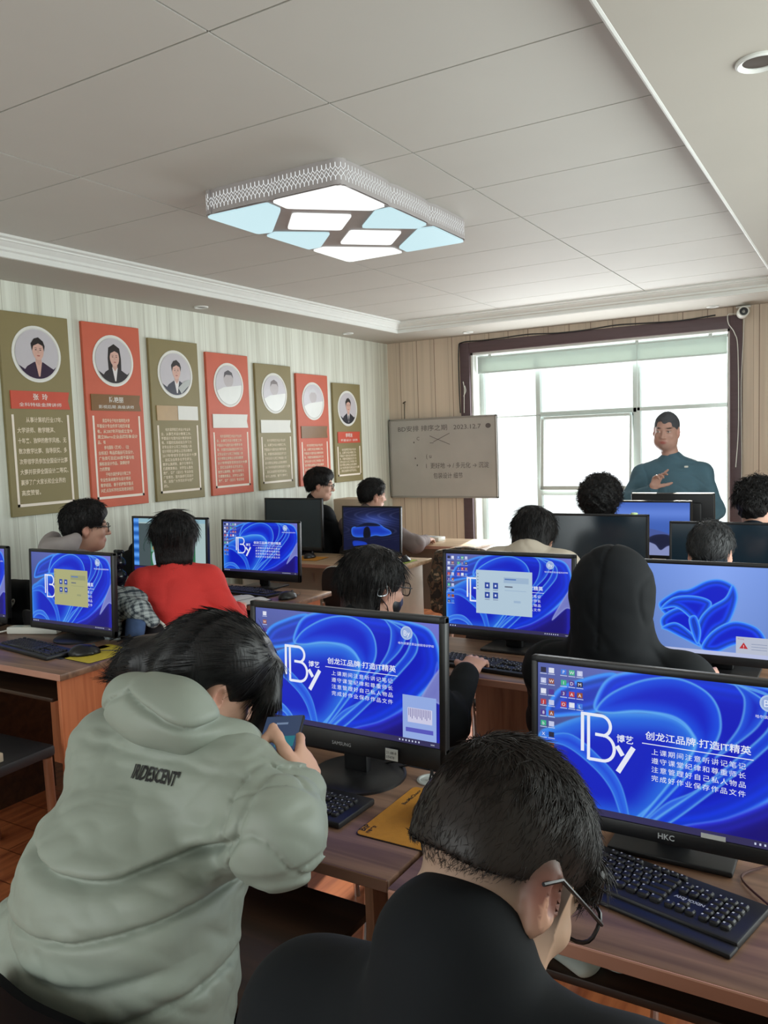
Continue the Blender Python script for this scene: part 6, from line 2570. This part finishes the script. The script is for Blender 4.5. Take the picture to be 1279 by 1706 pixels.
# ------------------------------------------------------------------ chairs and clothes hung on them
ch = chair('chair with a plaid lined denim jacket thrown over its back', -2.93, 2.80, math.radians(4), z_back=.86, edge=True)
t = thing('denim_jacket', 'denim jacket with grey plaid lining draped over the chair beside the red sweater', 'jacket', (-2.94, 2.555, .865))
C_plaid = bpy.data.materials.new('grey_plaid_lining')
C_plaid.use_nodes = True
nt = C_plaid.node_tree
tc = nt.nodes.new('ShaderNodeTexCoord')
mp = nt.nodes.new('ShaderNodeMapping')
mp.inputs['Rotation'].default_value = (.3, .5, .6)
nt.links.new(tc.outputs['Object'], mp.inputs[0])
cur = None
for axis, sc, wd in (('X', 9, .30), ('Y', 9, .30), ('Z', 9, .30), ('X', 18, .12), ('Z', 18, .12)):
    wv = nt.nodes.new('ShaderNodeTexWave')
    wv.bands_direction = axis
    wv.inputs['Scale'].default_value = sc
    lt = nt.nodes.new('ShaderNodeMath')
    lt.operation = 'LESS_THAN'
    lt.inputs[1].default_value = wd
    nt.links.new(mp.outputs[0], wv.inputs['Vector'])
    nt.links.new(wv.outputs['Fac'], lt.inputs[0])
    ad = nt.nodes.new('ShaderNodeMath')
    ad.operation = 'MULTIPLY_ADD'
    ad.inputs[1].default_value = .30
    nt.links.new(lt.outputs[0], ad.inputs[0])
    if cur:
        nt.links.new(cur, ad.inputs[2])
    else:
        ad.inputs[2].default_value = 0
    cur = ad.outputs[0]
cr = nt.nodes.new('ShaderNodeValToRGB')
cr.color_ramp.elements[0].color = srgb(176, 186, 188)
cr.color_ramp.elements[1].color = srgb(52, 62, 72)
cr.color_ramp.elements[1].position = .9
nt.links.new(cur, cr.inputs[0])
nt.links.new(cr.outputs[0], nt.nodes['Principled BSDF'].inputs['Base Color'])
nt.nodes['Principled BSDF'].inputs['Roughness'].default_value = .9
C_denim = mat('blue_denim', srgb(70, 92, 132), .9, var=.25, scale=14)
S = Sdf(.006)
S.chain([(-.19, .0, -.01), (-.02, -.02, .035), (.12, -.02, .02), (.19, -.01, -.03)], [.045, .05, .045, .03], .03)
S.ecap((-.10, -.05, -.02), (-.02, -.075, -.20), (.12, .030), (.055, .02), (1, 0, 0), .03)
S.chain([(-.22, -.02, .02), (-.12, .02, .07), (.0, .04, .065), (.06, .05, .045)], [.05, .045, .04, .03], .03)
S.warp(lambda P: .011 * vnoise(P, 34, 4) + .005 * vnoise(P, 80, 6))
V, F = S.mesh()
np_mesh('plaid_lining', V, F, C_plaid, t)
S = Sdf(.006)
S.ecap((-.16, -.045, -.06), (-.16, -.05, -.34), (.09, .028), (.08, .02), (1, 0, 0), .03)
S.ecap((.11, -.05, -.03), (.085, -.065, -.32), (.055, .024), (.05, .018), (1, 0, 0), .03)
S.warp(lambda P: .007 * vnoise(P, 40, 14))
V, F = S.mesh()
np_mesh('denim_body', V, F, C_denim, t)
# chair with a camouflage coat at the aisle
chair('chair at the aisle under a camouflage coat', -2.42, 5.46, math.radians(-20), z_back=.76)
t = thing('camouflage_coat', 'brown camouflage coat hung over the aisle chair beside the pale desk panel', 'coat', (-2.52, 5.24, .74))
m_cam = bpy.data.materials.new('camouflage_cloth')
m_cam.use_nodes = True
nt = m_cam.node_tree
nz = nt.nodes.new('ShaderNodeTexNoise')
nz.inputs['Scale'].default_value = 16
nz.inputs['Detail'].default_value = 3
tc = nt.nodes.new('ShaderNodeTexCoord')
nt.links.new(tc.outputs['Object'], nz.inputs['Vector'])
cr = nt.nodes.new('ShaderNodeValToRGB')
cr.color_ramp.interpolation = 'CONSTANT'
e = cr.color_ramp.elements
e[0].color, e[1].color, e[1].position = srgb(44, 38, 34), srgb(150, 126, 100), .58
for ps, c in ((.42, (96, 74, 58)), (.50, (62, 58, 50))):
    k = e.new(ps)
    k.color = srgb(*c)
nt.links.new(nz.outputs['Fac'], cr.inputs[0])
nt.links.new(cr.outputs[0], nt.nodes['Principled BSDF'].inputs['Base Color'])
nt.nodes['Principled BSDF'].inputs['Roughness'].default_value = .9
S = Sdf(.008)
S.ecap((0, .02, .03), (.02, .0, -.42), (.16, .07), (.17, .06), (.94, .3, 0), .04)
S.chain([(-.15, .0, .02), (-.19, -.04, -.15), (-.17, -.06, -.34)], [.055, .05, .04], .03).chain([(.15, .05, .02), (.2, .02, -.15), (.19, .0, -.32)], [.055, .05, .04], .03)
S.warp(lambda P: .010 * vnoise(P, 30, 24) + .005 * vnoise(P, 70, 26))
V, F = S.mesh()
np_mesh('coat_body', V, F, m_cam, t)
b = MB()
b.tube([(-.07, -.10, -.76), (-.105, -.085, -.10)], .010, 8)
b.T = Matrix.Identity(4)
t2 = thing('wooden_stick', 'orange wooden stick leaning on the camouflage coat', 'stick', (-2.52, 5.24, .74))
b.build('stick_shaft', mat('orange_wood', srgb(186, 112, 60), .5, var=.1, scale=30), t2)
MB().lathe([(.012, 0), (.012, .02), (.004, .022)], 10, (-.07, -.10, -.785)).build('rubber_tip', m_blk, t2)
# black jacket with a small white mark over a chair behind the left desk
chair('chair under a black jacket behind the left desk', -3.86, 2.90, math.radians(8), z_back=.84)
t = thing('black_jacket', 'black jacket with small white mark hung behind the left desk', 'jacket', (-3.86, 2.66, .875))
S = Sdf(.007)
S.ecap((0, .0, .02), (0, -.02, -.30), (.17, .055), (.19, .06), (1, 0, 0), .03)
S.chain([(-.15, 0, .02), (-.21, -.03, -.14), (-.19, -.06, -.30)], [.05, .05, .04], .03).chain([(.15, 0, .02), (.21, -.03, -.14), (.19, -.06, -.30)], [.05, .05, .04], .03)
S.warp(lambda P: .008 * vnoise(P, 30, 44))
V, F = S.mesh()
np_mesh('jacket_body', V, F, C_black, t)
b = MB()
bvj = BVHTree.FromPolygons([tuple(v) for v in V], [tuple(int(i) for i in f) for f in F])
for cx, cz, rx, rz, rot in ((-.01, -.055, .014, .026, -.5), (.01, -.04, .010, .02, -.7)):
    ring = []
    for k in range(20):
        a = 2 * PI * k / 20
        u, w_ = rx * math.cos(a), rz * math.sin(a)
        x, z = cx + u * math.cos(rot) - w_ * math.sin(rot), cz + u * math.sin(rot) + w_ * math.cos(rot)
        hit = bvj.ray_cast(Vector((x, -.3, z)), Vector((0, 1, 0)))
        ring.append((x, (hit[0].y if hit[0] else -.06) - .002, z))
    b.tube(ring, .0035, 6, closed=True)
b.build('white_mark', m_wht, t)
# dark rucksack by the plant screen
t = thing('rucksack', 'black rucksack against the wall left of the plant screen', 'bag', (-4.10, 3.72, DZ))
S = Sdf(.007)
S.ecap((0, 0, .08), (0, .0, .20), (.13, .08), (.10, .065), (1, 0, 0), .03).ecap((0, -.08, .08), (0, -.075, .18), (.10, .04), (.09, .035), (1, 0, 0), .02)
S.warp(lambda P: .005 * vnoise(P, 36, 54)).cut((0, 0, 0), (0, 0, -1))
V, F = S.mesh()
np_mesh('bag_body', V, F, C_black, t)
MB().tube(catmull([(-.03, 0, .26), (-.02, 0, .30), (.02, 0, .30), (.03, 0, .26)], 6), .008, 8).build('carry_handle', C_black, t)
# empty chairs
chair('black chair with a pale edge tucked behind the desk with two screens', -2.80, 4.40, math.radians(0), z_back=.84, edge=True)
# wooden chair pushed to the left desk
t = thing('wooden_chair', 'brown wooden chair with dark seat standing at the left desk', 'chair', (-2.93, 1.78, 0), math.radians(2))
m_cw = wood('chair_wood', srgb(120, 74, 50), srgb(160, 104, 74), 'Z', .4)
for sx in (-1, 1):
    MB().tube(catmull([(sx * .19, -.20, 0), (sx * .19, -.205, .3), (sx * .19, -.22, .5), (sx * .185, -.25, .64)], 5), .020, 12).build('back_leg', m_cw, t)
    MB().tube([(sx * .185, .18, 0), (sx * .185, .17, .42)], .018, 12).build('front_leg', m_cw, t)
MB().box((-.20, -.21, .42), (.20, .20, .465), .012).build('seat', m_blk2, t)
b = MB()
b.box((-.19, -.245, .53), (.19, -.225, .60), .006)
b.build('back_rail', m_cw, t)
b = MB()
b.box((.10, -.10, .466), (.17, .0, .50), .004)
tb = thing('small_carton', 'little pale carton on the wooden chair at the left desk', 'carton', (-2.93, 1.78, 0))
b.build('carton_body', mat('beige_card', (1, 1, 1, 1)), tb)
